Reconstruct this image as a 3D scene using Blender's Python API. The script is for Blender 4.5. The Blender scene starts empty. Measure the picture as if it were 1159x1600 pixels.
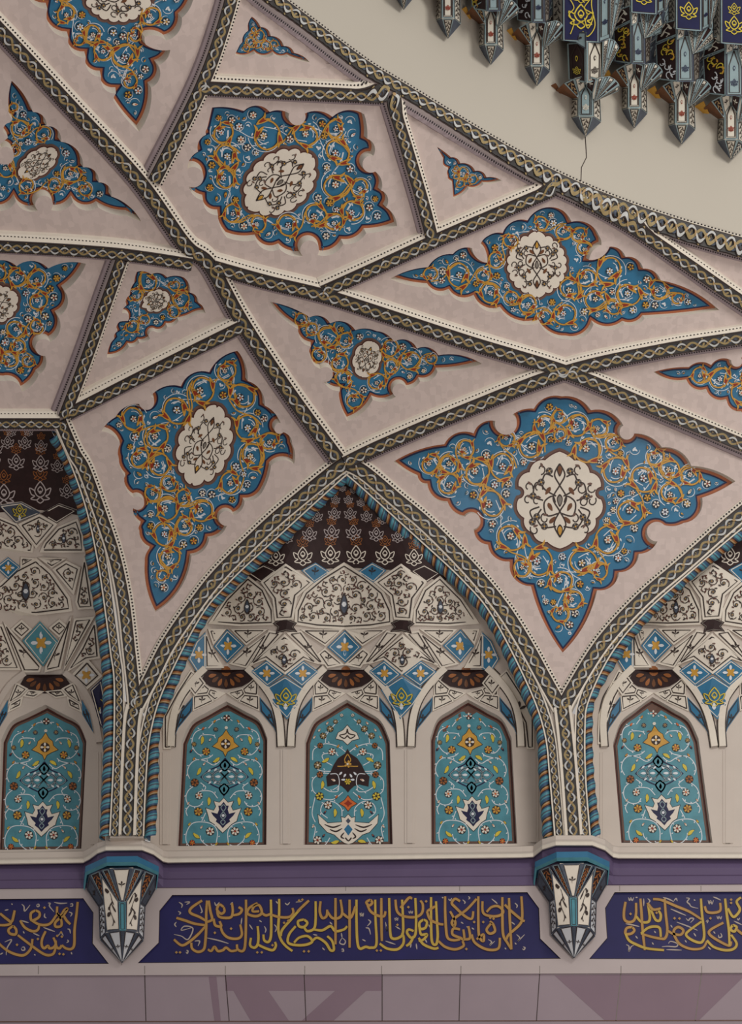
import bpy, math, random
import numpy as np
from mathutils.geometry import delaunay_2d_cdt

# ------------------------------------------------------------------ camera, light, exposure
SC = bpy.context.scene
COL = SC.collection
CAMP = (7.5, -26.0, 1.6)          # 26 m in front of the back wall; a centimetre of wall per photo pixel
HOR, PPX = 2400.0, 750.0
cam = bpy.data.cameras.new('camera')
cam.sensor_fit = 'HORIZONTAL'
cam.sensor_width = 36
cam.lens = 36 * 26 / 11.59
cam.shift_x = (579.5 - PPX) / 1159
cam.shift_y = (HOR - 800) / 1159
cam.clip_end = 200
co = bpy.data.objects.new('camera', cam)
COL.objects.link(co)
co.location = CAMP
co.rotation_euler = (math.pi / 2, 0, 0)
SC.camera = co

SC.view_settings.view_transform = 'Standard'
SC.view_settings.look = 'None'
SC.view_settings.gamma = 1
SC.view_settings.use_curve_mapping = False
SC.view_settings.exposure = 0.0

def lin(c):
    return tuple((v / 255 / 12.92) if v <= 10 else (((v / 255) + .055) / 1.055) ** 2.4 for v in c)

w = bpy.data.worlds.new('world')
SC.world = w
w.use_nodes = True
w.node_tree.nodes['Background'].inputs[0].default_value = (1.0, .95, .93, 1)
w.node_tree.nodes['Background'].inputs[1].default_value = 0.42

def point_lamp(name, loc, power, radius, color):
    l = bpy.data.lights.new(name, 'POINT')
    l.energy = power
    l.shadow_soft_size = radius
    l.color = color
    o = bpy.data.objects.new(name, l)
    COL.objects.link(o)
    o.location = loc
    return o
point_lamp('chandelier_light', (14.6, -11.5, 20.2), 1900, 1.7, (1, .96, .90))
point_lamp('hall_fill_light', (12.5, -13, 9.0), 2050, 2.0, (1, .92, .86))  # added fill that brightens the hall, not a visible lamp

# ------------------------------------------------------------------ materials
MATS = {}
def mat(name, rgb, rough=.45, var=.10, scale=6.0, spec=.3, kind='noise'):
    m = bpy.data.materials.new(name)
    m.use_nodes = True
    nt = m.node_tree
    b = nt.nodes['Principled BSDF']
    b.inputs['Roughness'].default_value = rough
    b.inputs['Specular IOR Level'].default_value = spec
    tc = nt.nodes.new('ShaderNodeTexCoord')
    if kind == 'mosaic':                       # small square plaster tiles, each a little different
        n = nt.nodes.new('ShaderNodeTexVoronoi')
        n.distance = 'CHEBYCHEV'
        n.inputs['Randomness'].default_value = .55
        n.inputs['Scale'].default_value = scale
        src = n.outputs['Color']
        bw = nt.nodes.new('ShaderNodeRGBToBW')
        nt.links.new(src, bw.inputs[0])
        src = bw.outputs[0]
    else:
        n = nt.nodes.new('ShaderNodeTexNoise')
        n.inputs['Scale'].default_value = scale
        n.inputs['Detail'].default_value = 4
        src = n.outputs['Fac']
    nt.links.new(tc.outputs['Object'], n.inputs['Vector'])
    r = nt.nodes.new('ShaderNodeValToRGB')
    c = lin(rgb)
    r.color_ramp.elements[0].position = .25
    r.color_ramp.elements[1].position = .75
    r.color_ramp.elements[0].color = tuple(v * (1 - var) for v in c) + (1,)
    r.color_ramp.elements[1].color = tuple(min(1, v * (1 + var)) for v in c) + (1,)
    nt.links.new(src, r.inputs[0])
    nt.links.new(r.outputs[0], b.inputs['Base Color'])
    MATS[name] = m
mat('plaster', (200, 185, 179), .7, .05, 13, .15, 'mosaic')
mat('drum', (186, 180, 168), .7, .02, .6, .15)
mat('cream', (202, 192, 182), .6, .03, 3)
mat('white', (222, 214, 200), .5, .04, 8)
mat('pearl', (214, 219, 224), .4, .05, 8)
mat('mouldshade', (152, 138, 142), .6, .08, 12)  # moulding on the ribs' unlit side, its shade put into the grey
mat('dot', (34, 27, 28), .5)
mat('braid', (60, 58, 57), .5, .25, 14)
mat('slate', (70, 78, 92), .5, .2, 14)
mat('olive', (150, 132, 92), .5, .15, 14)
mat('terra', (158, 92, 60), .5, .12, 9)
mat('maroon', (82, 42, 36), .5, .12, 9)
mat('navy', (30, 32, 68), .45, .15, 5)
mat('blue', (50, 112, 148), .4, .16, 3.2)
mat('teal', (78, 138, 152), .4, .2, 5)
mat('aqua', (134, 154, 158), .4, .12, 8)
mat('gold', (198, 150, 62), .4, .14, 9)
mat('yellow', (206, 186, 66), .4, .12, 9)
mat('red', (142, 50, 30), .45, .12, 9)
mat('orange', (202, 104, 50), .45, .12, 9)
mat('ink', (52, 40, 36), .5, .15, 9)
mat('grey', (122, 116, 108), .5, .12, 9)
mat('taupe', (104, 78, 68), .5, .14, 9)
mat('dark', (46, 28, 28), .6, .25, 9)
mat('brown', (106, 66, 38), .5, .2, 9)
mat('bronze', (150, 92, 48), .5, .2, 9)
mat('script', (172, 134, 74), .4, .14, 3)
mat('scriptyellow', (186, 160, 72), .4, .12, 3)
mat('scriptthin', (172, 160, 150), .4, .1, 3)
mat('banner', (34, 32, 84), .45, .14, 2)
mat('cove', (96, 82, 114), .6, .06, 2)  # purple-grey, darkened in colour for the shade under the ledge
mat('frame', (184, 173, 172), .6, .03, 2)
mat('stone', (150, 136, 144), .6, .05, 1.2)
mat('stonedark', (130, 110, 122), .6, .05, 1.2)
mat('bone', (208, 202, 188), .5, .06, 9)
mat('ropeblue', (52, 82, 112), .45, .15, 9)
mat('tan', (166, 138, 98), .5, .12, 9)
mat('strand', (186, 188, 186), .45, .06, 9)
mat('floorstone', (150, 138, 128), .4, .05, 1.2)

# ------------------------------------------------------------------ places
def P3(px, py, d):
    px = np.asarray(px, float); py = np.asarray(py, float); d = np.asarray(d, float)
    t = (26 - d) / 26
    return np.stack([CAMP[0] + (px - PPX) / 100 * t, -d + 0 * px, CAMP[2] + (HOR - py) / 100 * t], -1)

XC, YC, ZS, ZR = 15.3, -16.7, 14.6, 19.6
def shell_fn(X, Y, Z):            # square room at the springing, round at the dome ring
    t = np.clip((Z - ZS) / (ZR - ZS), 0, 1)
    a = 16.35 - 1.75 * (1 - np.sqrt(1 - (.97 * t) ** 2)) / (1 - math.sqrt(1 - .97 ** 2))
    n = 2 + 8 * (1 - t) ** 2
    return (np.abs((X - XC) / a) ** n + np.abs((Y - YC) / a) ** n) ** (1 / n) - 1

def vault_depth(px, py):
    out = np.empty(px.shape)
    ds = np.linspace(0, 13, 420)[:, None]
    t = (26 - ds) / 26
    for i in range(px.shape[0]):
        f = shell_fn(CAMP[0] + (px[i] - PPX) / 100 * t, -ds + 0 * px[i], CAMP[2] + (HOR - py[i]) / 100 * t)
        k = np.maximum(np.argmax(f < 0, axis=0), 1)
        j = np.arange(px.shape[1])
        f0, f1 = f[k - 1, j], f[k, j]
        out[i] = ds[k - 1, 0] + (ds[1, 0]) * np.clip(f0 / (f0 - f1 + 1e-12), 0, 1)
    return out

class GridSurf:
    def __init__(s, fn, x0, x1, y0, y1, st):
        s.x0, s.y0, s.st = x0, y0, st
        gx, gy = np.meshgrid(np.arange(x0, x1 + st, st), np.arange(y0, y1 + st, st))
        gx = gx.astype(float); gy = gy.astype(float)
        s.D = fn(gx, gy)
        p = P3(gx, gy, s.D)
        n = np.cross(np.gradient(p, axis=1), np.gradient(p, axis=0))
        n /= np.linalg.norm(n, axis=-1, keepdims=True)
        s.N = n * np.where(n[..., 1:2] > 0, -1, 1)
    def samp(s, A, p):
        fx = np.clip((p[:, 0] - s.x0) / s.st, 0, A.shape[1] - 1.001)
        fy = np.clip((p[:, 1] - s.y0) / s.st, 0, A.shape[0] - 1.001)
        ix = fx.astype(int); iy = fy.astype(int)
        u = fx - ix; v = fy - iy
        if A.ndim == 3: u = u[:, None]; v = v[:, None]
        return (A[iy, ix] * (1 - u) + A[iy, ix + 1] * u) * (1 - v) + (A[iy + 1, ix] * (1 - u) + A[iy + 1, ix + 1] * u) * v
    def depth(s, p):
        return s.samp(s.D, np.asarray(p, float))
    def __call__(s, p, h):
        p = np.asarray(p, float).reshape(-1, 2)
        h = np.broadcast_to(np.asarray(h, float), (len(p),))
        return P3(p[:, 0], p[:, 1], s.depth(p)) + s.samp(s.N, p) * h[:, None]

class FlatSurf:
    def __init__(s, d): s.d = d
    def __call__(s, p, h):
        p = np.asarray(p, float).reshape(-1, 2)
        return P3(p[:, 0], p[:, 1], s.d + np.broadcast_to(np.asarray(h, float), (len(p),)))

class Patch:
    """bilinear patch over four (px,py,d) corners: top-left, top-right, bottom-right, bottom-left; coordinates in 0..W, 0..H"""
    def __init__(s, c):
        s.q = [P3(*k) for k in c]
        a, b, cc, d = [np.array(k[:2], float) for k in c]
        s.W = max(1., (np.linalg.norm(b - a) + np.linalg.norm(cc - d)) / 2)
        s.H = max(1., (np.linalg.norm(d - a) + np.linalg.norm(cc - b)) / 2)
        n = np.cross(s.q[2] - s.q[0], s.q[3] - s.q[1])
        n /= np.linalg.norm(n) + 1e-9
        s.n = n if n[1] < 0 else -n
    def __call__(s, p, h):
        p = np.asarray(p, float).reshape(-1, 2)
        u = (p[:, 0] / s.W)[:, None]; v = (p[:, 1] / s.H)[:, None]
        r = (s.q[0] * (1 - u) + s.q[1] * u) * (1 - v) + (s.q[3] * (1 - u) + s.q[2] * u) * v
        return r + s.n * np.broadcast_to(np.asarray(h, float), (len(p),))[:, None]

VAULT = GridSurf(vault_depth, -160, 1340, -200, 1340, 7)

# ------------------------------------------------------------------ meshes and things
class MB:
    def __init__(s): s.v = []; s.f = []; s.m = []; s.n = 0; s.mats = []
    def mi(s, name):
        if name not in s.mats: s.mats.append(name)
        return s.mats.index(name)
    def add(s, pts, faces, m):
        s.v.append(np.asarray(pts, float).reshape(-1, 3))
        k = s.n
        mm = m if isinstance(m, list) else [m] * len(faces)
        for f, q in zip(faces, mm):
            s.f.append([i + k for i in f]); s.m.append(s.mi(q))
        s.n += len(s.v[-1])
    def link(s, name, origin, smooth=False):
        me = bpy.data.meshes.new(name)
        v = (np.concatenate(s.v) if s.v else np.zeros((0, 3))) - origin
        me.from_pydata(v.tolist(), [], s.f)
        for q in s.mats: me.materials.append(MATS[q])
        me.polygons.foreach_set('material_index', s.m)
        if smooth: me.polygons.foreach_set('use_smooth', [True] * len(s.m))
        me.update()
        o = bpy.data.objects.new(name, me)
        COL.objects.link(o)
        return o

class Thing:
    def __init__(s, name, label, cat, group=None, kind=None):
        s.name, s.label, s.cat, s.group, s.kind = name, label, cat, group, kind
        s.root = MB(); s.parts = []; s.smooth = set()
    def part(s, name, parent=None, label=None):
        b = MB(); s.parts.append((name, b, parent, label)); return b
    def build(s, smooth_root=False):
        allv = np.concatenate([v for b in [s.root] + [p[1] for p in s.parts] for v in b.v])
        org = (allv.min(0) + allv.max(0)) / 2
        org[2] = allv[:, 2].min()
        if s.root.n: r = s.root.link(s.name, org, smooth_root)
        else:
            r = bpy.data.objects.new(s.name, None); COL.objects.link(r); r.empty_display_size = .1
        r.location = org
        if s.label: r['label'] = s.label; r['category'] = s.cat
        if s.group: r['group'] = s.group
        if s.kind: r['kind'] = s.kind
        made = {}
        for name, b, parent, label in s.parts:
            if not b.n: continue
            o = b.link(name, org, name in s.smooth)
            o.parent = made.get(id(parent), r)
            if parent is not None: pass
            made[id(b)] = o
            if label: o['label'] = label
        return r

def structure(name, b, smooth=False):
    t = Thing(name, None, None, kind='structure'); t.root = b
    return t.build(smooth)

# ------------------------------------------------------------------ 2-D drawing helpers
def A(p): return np.asarray(p, float)
def spline(p, per=6, closed=False):
    p = A(p); n = len(p)
    if n < 3 and not closed: return np.stack([p[0] + (p[-1] - p[0]) * t for t in np.linspace(0, 1, per + 1)])
    out = []
    for i in range(n if closed else n - 1):
        if closed: a, b, c, d = p[i - 1], p[i], p[(i + 1) % n], p[(i + 2) % n]
        else: a, b, c, d = p[max(i - 1, 0)], p[i], p[i + 1], p[min(i + 2, n - 1)]
        for t in np.arange(per) / per:
            out.append(.5 * ((2 * b) + (c - a) * t + (2 * a - 5 * b + 4 * c - d) * t * t + (3 * b - a - 3 * c + d) * t ** 3))
    if not closed: out.append(p[-1])
    return A(out)
def bulged(pts, seg=9, closed=True):
    """clockwise outline; third number of a point bulges the edge that follows it outwards (+) or inwards (-)"""
    out = []
    n = len(pts)
    for i in range(n if closed else n - 1):
        a = pts[i]; b = pts[(i + 1) % n]
        bl = a[2] if len(a) > 2 else 0
        p = A(a[:2]); q = A(b[:2])
        out.append(p)
        if abs(bl) < .01: continue
        ch = q - p; L = np.linalg.norm(ch)
        if L < 1e-6: continue
        nrm = A((ch[1], -ch[0])) / L
        th = 4 * math.atan(bl); R = L / 2 / math.sin(th / 2)
        c = (p + q) / 2 - nrm * R * math.cos(th / 2)
        a0 = p - c
        k = max(3, int(seg * max(1, abs(bl) * 1.6)))
        for j in range(1, k):
            an = th * j / k
            ca, sa = math.cos(an), math.sin(an)
            out.append(c + A((a0[0] * ca - a0[1] * sa, a0[0] * sa + a0[1] * ca)))
    if not closed: out.append(A(pts[-1][:2]))
    return A(out)
def zoomed(pts, ox, oy, s):
    return [((p[0]) / s + ox, p[1] / s + oy) + tuple(p[2:]) for p in pts]
def arc(c, r, a0, a1, n=16, r1=None):
    t = np.linspace(0, 1, n); a = a0 + (a1 - a0) * t
    rr = r + ((r1 if r1 is not None else r) - r) * t
    return np.stack([c[0] + rr * np.cos(a), c[1] + rr * np.sin(a)], 1)
def inset(p, d, lim=2.2):
    p = A(p); n = len(p)
    area = .5 * np.sum(p[:, 0] * np.roll(p[:, 1], -1) - np.roll(p[:, 0], -1) * p[:, 1])
    sg = 1 if area > 0 else -1
    e = np.roll(p, -1, 0) - p
    e /= np.linalg.norm(e, axis=1, keepdims=True) + 1e-9
    nn = np.stack([-e[:, 1], e[:, 0]], 1) * sg
    m = nn + np.roll(nn, 1, 0)
    L = np.linalg.norm(m, axis=1, keepdims=True) + 1e-6
    m /= L
    k = np.minimum(1 / np.maximum(np.sum(m * nn, 1), .05), lim)
    return p + m * (d * k)[:, None]
def inside(p, poly):
    x, y = p[:, 0][:, None], p[:, 1][:, None]
    a = A(poly); b = np.roll(a, -1, 0)
    c = ((a[:, 1] > y) != (b[:, 1] > y)) & (x < (b[:, 0] - a[:, 0]) * (y - a[:, 1]) / (b[:, 1] - a[:, 1] + 1e-12) + a[:, 0])
    return (c.sum(1) % 2) == 1
def dist(p, poly, closed=True):
    a = A(poly); b = np.roll(a, -1, 0)
    if not closed: a, b = a[:-1], b[:-1]
    ab = b - a
    t = np.clip(((p[:, None] - a) * ab).sum(-1) / ((ab * ab).sum(-1) + 1e-9), 0, 1)
    return np.linalg.norm(p[:, None] - (a + t[..., None] * ab), axis=-1).min(1)
def triang(loops, step=None, lims=None):
    pts = []; edges = []
    for l in loops:
        k = len(pts); n = len(l)
        pts += [tuple(q) for q in l]
        edges += [(k + i, k + (i + 1) % n) for i in range(n)]
    if step:
        o = A(loops[0]); x0, y0 = o.min(0); x1, y1 = o.max(0)
        g = A([(x + (step / 2 if j % 2 else 0), y) for j, y in enumerate(np.arange(y0 + step / 2, y1, step)) for x in np.arange(x0 + step / 2, x1, step)]).reshape(-1, 2)
        if len(g):
            ok = inside(g, o)
            for l in loops: ok &= dist(g, l) > step * .3
            for l in loops[1:]: ok &= ~inside(g, l)
            pts += [tuple(q) for q in g[ok]]
    v, e, f, *_ = delaunay_2d_cdt(pts, edges, [], 0, 1e-5)
    v = A([tuple(q) for q in v]); f = np.array(f)
    c = v[f].mean(1)
    ok = inside(c, loops[0])
    for l in loops[1:]: ok &= ~inside(c, l)
    return v, f[ok].tolist()
def fill(b, poly, m, h, S, step=None, holes=()):
    v, f = triang([A(poly)] + [A(q) for q in holes], step)
    b.add(S(v, h), f, m)
def fan(b, poly, m, h, S):
    p = A(poly); c = p.mean(0)
    n = len(p)
    b.add(S(np.vstack([p, c]), h), [(i, (i + 1) % n, n) for i in range(n)], m)
def slab(b, poly, m, ms, h, S, h0=0., step=None):
    p = A(poly); n = len(p)
    fill(b, p, m, h, S, step)
    b.add(np.vstack([S(p, h), S(p, h0)]), [(i, (i + 1) % n, n + (i + 1) % n, n + i) for i in range(n)], ms)
def stroke(b, pts, w, m, h, S, closed=False, taper=None):
    p = A(pts); n = len(p)
    if n < 2: return
    if closed: t = np.roll(p, -1, 0) - np.roll(p, 1, 0)
    else: t = np.gradient(p, axis=0)
    t /= np.linalg.norm(t, axis=1, keepdims=True) + 1e-9
    nn = np.stack([t[:, 1], -t[:, 0]], 1)
    ww = np.broadcast_to(np.asarray(w, float), (n,)) / 2
    if taper == 'end': ww = ww * np.clip(np.linspace(1.15, .25, n), 0, 1)
    if taper == 'soft': ww = ww * (.55 + .45 * np.sin(np.linspace(.05, math.pi - .05, n)))
    if taper == 'both': ww = ww * (.3 + .7 * np.sin(np.linspace(.1, math.pi - .1, n)))
    l = p + nn * ww[:, None]; r = p - nn * ww[:, None]
    q = np.empty((2 * n, 2)); q[0::2] = l; q[1::2] = r
    k = n if closed else n - 1
    b.add(S(q, h), [(2 * i, 2 * ((i + 1) % n), 2 * ((i + 1) % n) + 1, 2 * i + 1) for i in range(k)], m)
def offset_path(p, d):
    p = A(p); t = np.gradient(p, axis=0)
    t /= np.linalg.norm(t, axis=1, keepdims=True) + 1e-9
    return p + np.stack([t[:, 1], -t[:, 0]], 1) * d
def resample(p, step):
    p = A(p); L = np.r_[0, np.cumsum(np.linalg.norm(np.diff(p, axis=0), axis=1))]
    n = max(2, int(L[-1] / step) + 1)
    s = np.linspace(0, L[-1], n)
    return np.stack([np.interp(s, L, p[:, 0]), np.interp(s, L, p[:, 1])], 1), s
def circle(c, r, n=10): return arc(c, r, 0, 2 * math.pi * (n - 1) / n, n)
def xf(p, c, s, a=0., mx=1):
    p = A(p) * (s * mx if mx != 1 else s, s) if np.isscalar(s) else A(p) * s
    ca, sa = math.cos(a), math.sin(a)
    return np.stack([c[0] + p[:, 0] * ca - p[:, 1] * sa, c[1] + p[:, 0] * sa + p[:, 1] * ca], 1)

LEAF = spline([(-1, 0), (-.3, -.5), (.5, -.42), (1, 0), (.4, .16), (-.3, .28)], 4, True)
DROP = spline([(-1, 0), (-.2, -.4), (.5, -.42), (1, 0), (.5, .42), (-.2, .4)], 3, True)
def petal_flower(b, c, r, n, pet, core, S, h, rim='ink', rot=None):
    rot = random.random() * 6 if rot is None else rot
    if rim: fan(b, circle(c, r * 1.12, 10), rim, h, S)
    for k in range(n):
        a = rot + k * 2 * math.pi / n
        fan(b, xf(DROP, (c[0] + .62 * r * math.cos(a), c[1] + .62 * r * math.sin(a)), (r * .40, r * .55), a), pet, h + .003, S)
    fan(b, circle(c, r * .3, 7), core, h + .005, S)
def bud(b, c, r, a, pet, core, S, h):
    fan(b, xf(DROP, c, r * 1.25, a), 'ink', h, S)
    fan(b, xf(DROP, c, r, a), pet, h + .003, S)
    fan(b, xf(DROP, (c[0] - .3 * r * math.cos(a), c[1] - .3 * r * math.sin(a)), r * .45, a), core, h + .005, S)
TULIP = spline([(-1.1, .02), (-.55, -.30), (.0, -.40), (.55, -.48), (1.15, -.95), (.95, -.35), (.62, -.05), (1.0, .12), (1.4, .52), (.75, .50), (.15, .42), (-.5, .26)], 3, True)
def palm_leaf(b, c, r, a, S, h, mx=1):
    """two-horned tulip palmette, gold with a red heart"""
    def tul(sc, dx, m, hh):
        p = TULIP * (sc, sc * mx) + (dx, 0)
        fill(b, xf(p, c, r, a), m, hh, S)
    tul(1, 0, 'gold', h)
    fan(b, xf(spline([(-.6, 0), (-.1, -.22), (.5, -.26), (.42, .02), (.7, .26), (.1, .24)], 3, True) * (1, mx), c, r, a), 'red', h + .002, S)

# ------------------------------------------------------------------ arabesque tile panels of the vault
def pack(out, med, rmin, rmax, margin, mirror=None, gap=0., seeds=(), N=2600, mm=3):
    lo, hi = A(out).min(0), A(out).max(0)
    p = lo + np.random.rand(N, 2) * (hi - lo)
    p = p[inside(p, out)]
    d = dist(p, out) - margin
    if med is not None:
        d = np.minimum(d, np.where(inside(p, med), -1, dist(p, med) - mm))
    if mirror is not None:
        d = np.where(p[:, 0] <= mirror, d, -1)
        d = np.where(mirror - p[:, 0] > d * .9, d, np.where(mirror - p[:, 0] < 2.5, d, -1))
    got = []
    for c, r in seeds: d = np.minimum(d, np.linalg.norm(p - c, axis=1) - r - gap)
    while True:
        ok = np.where(d >= rmax)[0]
        if len(ok): i = ok[np.argmin(d[ok])]
        else:
            i = np.argmax(d)
            if d[i] < rmin: break
        r = min(d[i], rmax); c = p[i].copy()
        got.append((c, r))
        d = np.minimum(d, np.linalg.norm(p - c, axis=1) - r - gap)
        if len(got) > 260: break
    if mirror is not None:
        got += [(A((2 * mirror - c[0], c[1])), r) for c, r in got if mirror - c[0] > 2.5]
    return got

def medallion_art(b, c, a, bb, ang, S, h, k=1.):
    """black-line scrolls with small flowers, mirrored about the long axis"""
    def X(p): return xf(A(p) * (a, bb), c, 1, ang)
    sc = min(a, bb)
    wd = max(.9, sc * .04) * k
    for s in (1, -1):
        for pts in ([(-.85, 0), (-.55, .16), (-.25, 0), (.05, -.18), (.35, 0), (.6, .14), (.85, 0)],
                    [(-.3, .05), (-.35, .35), (-.05, .42), (.1, .2), (-.05, .12)],
                    [(.1, .1), (.3, .45), (.6, .4), (.55, .18)],
                    [(-.6, .1), (-.62, .45), (-.4, .62), (-.2, .5)],
                    [(0, .45), (.1, .7), (.38, .66), (.42, .5)],
                    [(-.15, .55), (-.25, .8), (-.45, .72)]):
            stroke(b, X(spline([(x, y * s) for x, y in pts], 5)), wd, 'ink', h, S)
        for u, v in ((-.38, .62), (.42, .5), (.1, .72), (-.6, .42), (.68, .28), (-.5, .74)):
            petal_flower(b, X([(u, v * s)])[0], sc * .085, 4, 'grey', 'gold', S, h + .003, 'ink')
        for u, v, t in ((-.15, .26, .5), (.22, .32, -.6), (-.45, .2, 2.4)):
            fan(b, xf(DROP, X([(u, v * s)])[0], sc * .12, ang + t * s), 'brown', h + .002, S)
    for u, v in ((-.42, .4), (.0, .86), (.3, .84), (-.68, .68), (.72, .5), (.28, .58), (-.02, .62)):
        for s in (1, -1):
            stroke(b, X(arc((u, v * s), .13, 1 + u * 3, 1 + u * 3 + 4.6 * s, 9, .05)), wd * .85, 'ink', h, S)
            fan(b, xf(DROP, X([(u + .09, v * s * .96)])[0], sc * .07, ang + 1.2 * s + u), 'taupe', h + .002, S)
    for u, m2 in ((-.7, 'gold'), (0, 'grey'), (.7, 'brown')):
        fan(b, xf(DROP, X([(u, 0)])[0], sc * .17, ang), 'ink', h + .003, S)
        fan(b, xf(DROP, X([(u, 0)])[0], sc * .12, ang), m2, h + .005, S)

def lobed(c, a, b, ang, n=14, dep=.09):
    t = np.linspace(0, 2 * math.pi, n * 8, endpoint=False)
    r = 1 - dep + dep * np.abs(np.sin(n * t / 2)) ** .7
    tip = 1 + .10 * np.exp(-((np.minimum(np.abs(t), 2 * math.pi - np.abs(t))) / .14) ** 2) + .10 * np.exp(-((t - math.pi) / .14) ** 2)
    return xf(np.stack([a * r * tip * np.cos(t), b * r * np.sin(t)], 1), c, 1, ang)

HOLES = []
def tile_panel(label, outline, med=None, medaxis=None, k=1., rmax=24, mirror=None, seed=1, depth=.10, scroll=.92, rings=()):
    random.seed(seed); np.random.seed(seed)
    S = VAULT
    out = A(outline)
    HOLES.append(out)
    T = Thing('tile_panel', label, 'tile panel')
    d0 = -depth
    # chamfered reveal, painted border and blue field
    i1 = inset(out, 1.7 * k)
    n = len(out)
    T.root.add(np.vstack([S(out, 0), S(i1, d0)]), [(i, (i + 1) % n, n + (i + 1) % n, n + i) for i in range(n)], 'white')
    fill(T.root, i1, 'terra', d0, S, 16)
    bl = T.part('border_line', label='dark navy line inside the terracotta border')
    i2 = inset(out, 6.2 * k)
    fill(bl, i2, 'navy', d0 + .004, S, 16)
    fb = T.part('blue_field', label='blue glazed field of gold scrolls and flowers')
    i3 = inset(out, 8.6 * k)
    fill(fb, i3, 'blue', d0 + .008, S, 16)
    tend = gold = flo = fb      # painted pattern stays in the field's mesh
    mpoly = None
    if med is not None:
        mpoly = A(med)
        halo = inset(mpoly, -5.5 * k)
        me = T.part('medallion', label='cream medallion with black scrolls')
        fill(me, halo, 'taupe', d0 + .012, S, 16)
        fill(me, inset(mpoly, -1.6 * k), 'maroon', d0 + .016, S, 16)
        fill(me, mpoly, 'white', d0 + .02, S, 16)
        mo = me
        c, a, bb, ang = medaxis
        medallion_art(mo, c, a, bb, ang, S, d0 + .024)
        mpoly = halo
    hg, hw, hf = d0 + .022, d0 + .014, d0 + .03
    big = [(A((x, y)), r) for x, y, r in rings]
    big += pack(i3, mpoly, rmax * (.6 if rings else .42), rmax, 3.5 * k, None if rings else mirror, -2.5, big)
    for i, (c, r) in enumerate(big):                     # slender vines from scroll to scroll
        ds = sorted((np.linalg.norm(c - c2), j) for j, (c2, _) in enumerate(big) if j != i)[:2]
        for dd, j in ds:
            if dd > 3.2 * rmax: continue
            c2 = big[j][0]; n_ = A((c2[1] - c[1], c[0] - c2[0])) / (dd + .1)
            q = spline([c + n_ * r * .5, c + (c2 - c) * .33 + n_ * r * .28, c + (c2 - c) * .66 - n_ * r * .28, c2 - n_ * r * .5], 5)
            stroke(tend, q, 1.3 * k, 'pearl', d0 + .012, S)
            if j == ds[0][1] and dd > r * .8:
                g2 = spline([c - n_ * r * .92, c + (c2 - c) * .4 - n_ * r * .5, c + (c2 - c) * .7 + n_ * big[j][1] * .5, c2 + n_ * big[j][1] * .92], 5)
                stroke(gold, g2, 2.1 * k, 'gold', d0 + .021, S)
            for t_ in (4, 11): fan(tend, xf(DROP, q[t_] + n_ * 1.6, 2.6 * k, math.atan2(-n_[1], n_[0]) + t_), 'pearl', d0 + .0125, S)
    for idx, (c, r) in enumerate(big):
        mside = -1 if (mirror is not None and c[0] > mirror + 1) else 1
        key = int(c[1] * 7 + abs(c[0] - (mirror or 0)) * 3)
        rs = random.Random(key + seed)
        sg = rs.choice((-1, 1)) * mside
        a0 = rs.random() * 6.28
        if mside < 0: a0 = math.pi - a0
        r2 = r * scroll
        # white companion spiral
        stroke(tend, arc(c, r2 * 1.12, a0 + sg * 2.6, a0 + sg * 5.0, 14), 1.25 * k, 'pearl', hw, S)
        stroke(tend, arc(c, r2 * .62, a0 + sg * 3.4, a0 + sg * 7.3, 16, r2 * .3), 1.2 * k, 'pearl', hw, S)
        g = np.vstack([arc(c, r2 * 1.05, a0, a0 + sg * 3.3, 16, r2 * .98), arc(c, r2 * .96, a0 + sg * 3.5, a0 + sg * 5.3, 10, r2 * .52)])
        stroke(gold, g, 3.3 * k, 'brown', hg - .002, S); stroke(gold, g, 2.3 * k, 'gold', hg, S)
        e = g[-1]; dv = g[-1] - g[-3]
        palm_leaf(gold, e, min(11, max(4.6 * k, r2 * .52)), math.atan2(dv[1], dv[0]), S, hg + .003, sg)
        for q in (.25, 2.2):
            an = a0 + sg * q
            pt = A((c[0] + r2 * math.cos(an), c[1] + r2 * math.sin(an)))
            palm_leaf(gold, pt, min(10, max(4.2 * k, r2 * .48)), an + sg * 1.2, S, hg + .004, sg)
        for q in (3.6, 4.4, 5.2):
            an = a0 + sg * q
            pt = (c[0] + r2 * .84 * math.cos(an), c[1] + r2 * .84 * math.sin(an))
            fan(tend, xf(DROP, pt, 2.7 * k, an + 1.9 * sg), 'pearl', hw + .003, S)
        if r > 11 * k:
            petal_flower(flo, (c[0] - r2 * .1, c[1]), min(5.6, r * .24) * (k ** .3), rs.choice((5, 6)), rs.choice(('white', 'pearl', 'white')), rs.choice(('orange', 'gold', 'red')), S, hf)
            an = a0 + sg * 4.9
            bud(flo, (c[0] + r2 * .5 * math.cos(an), c[1] + r2 * .5 * math.sin(an)), 2.9 * k, an, rs.choice(('white', 'gold', 'pearl')), rs.choice(('orange', 'grey')), S, hf)
    small = pack(i3, mpoly, 2.7 * k, 8.0 * k, 2.2 * k, None, .3, [(c, r * .97) for c, r in big], mm=2)
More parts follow.
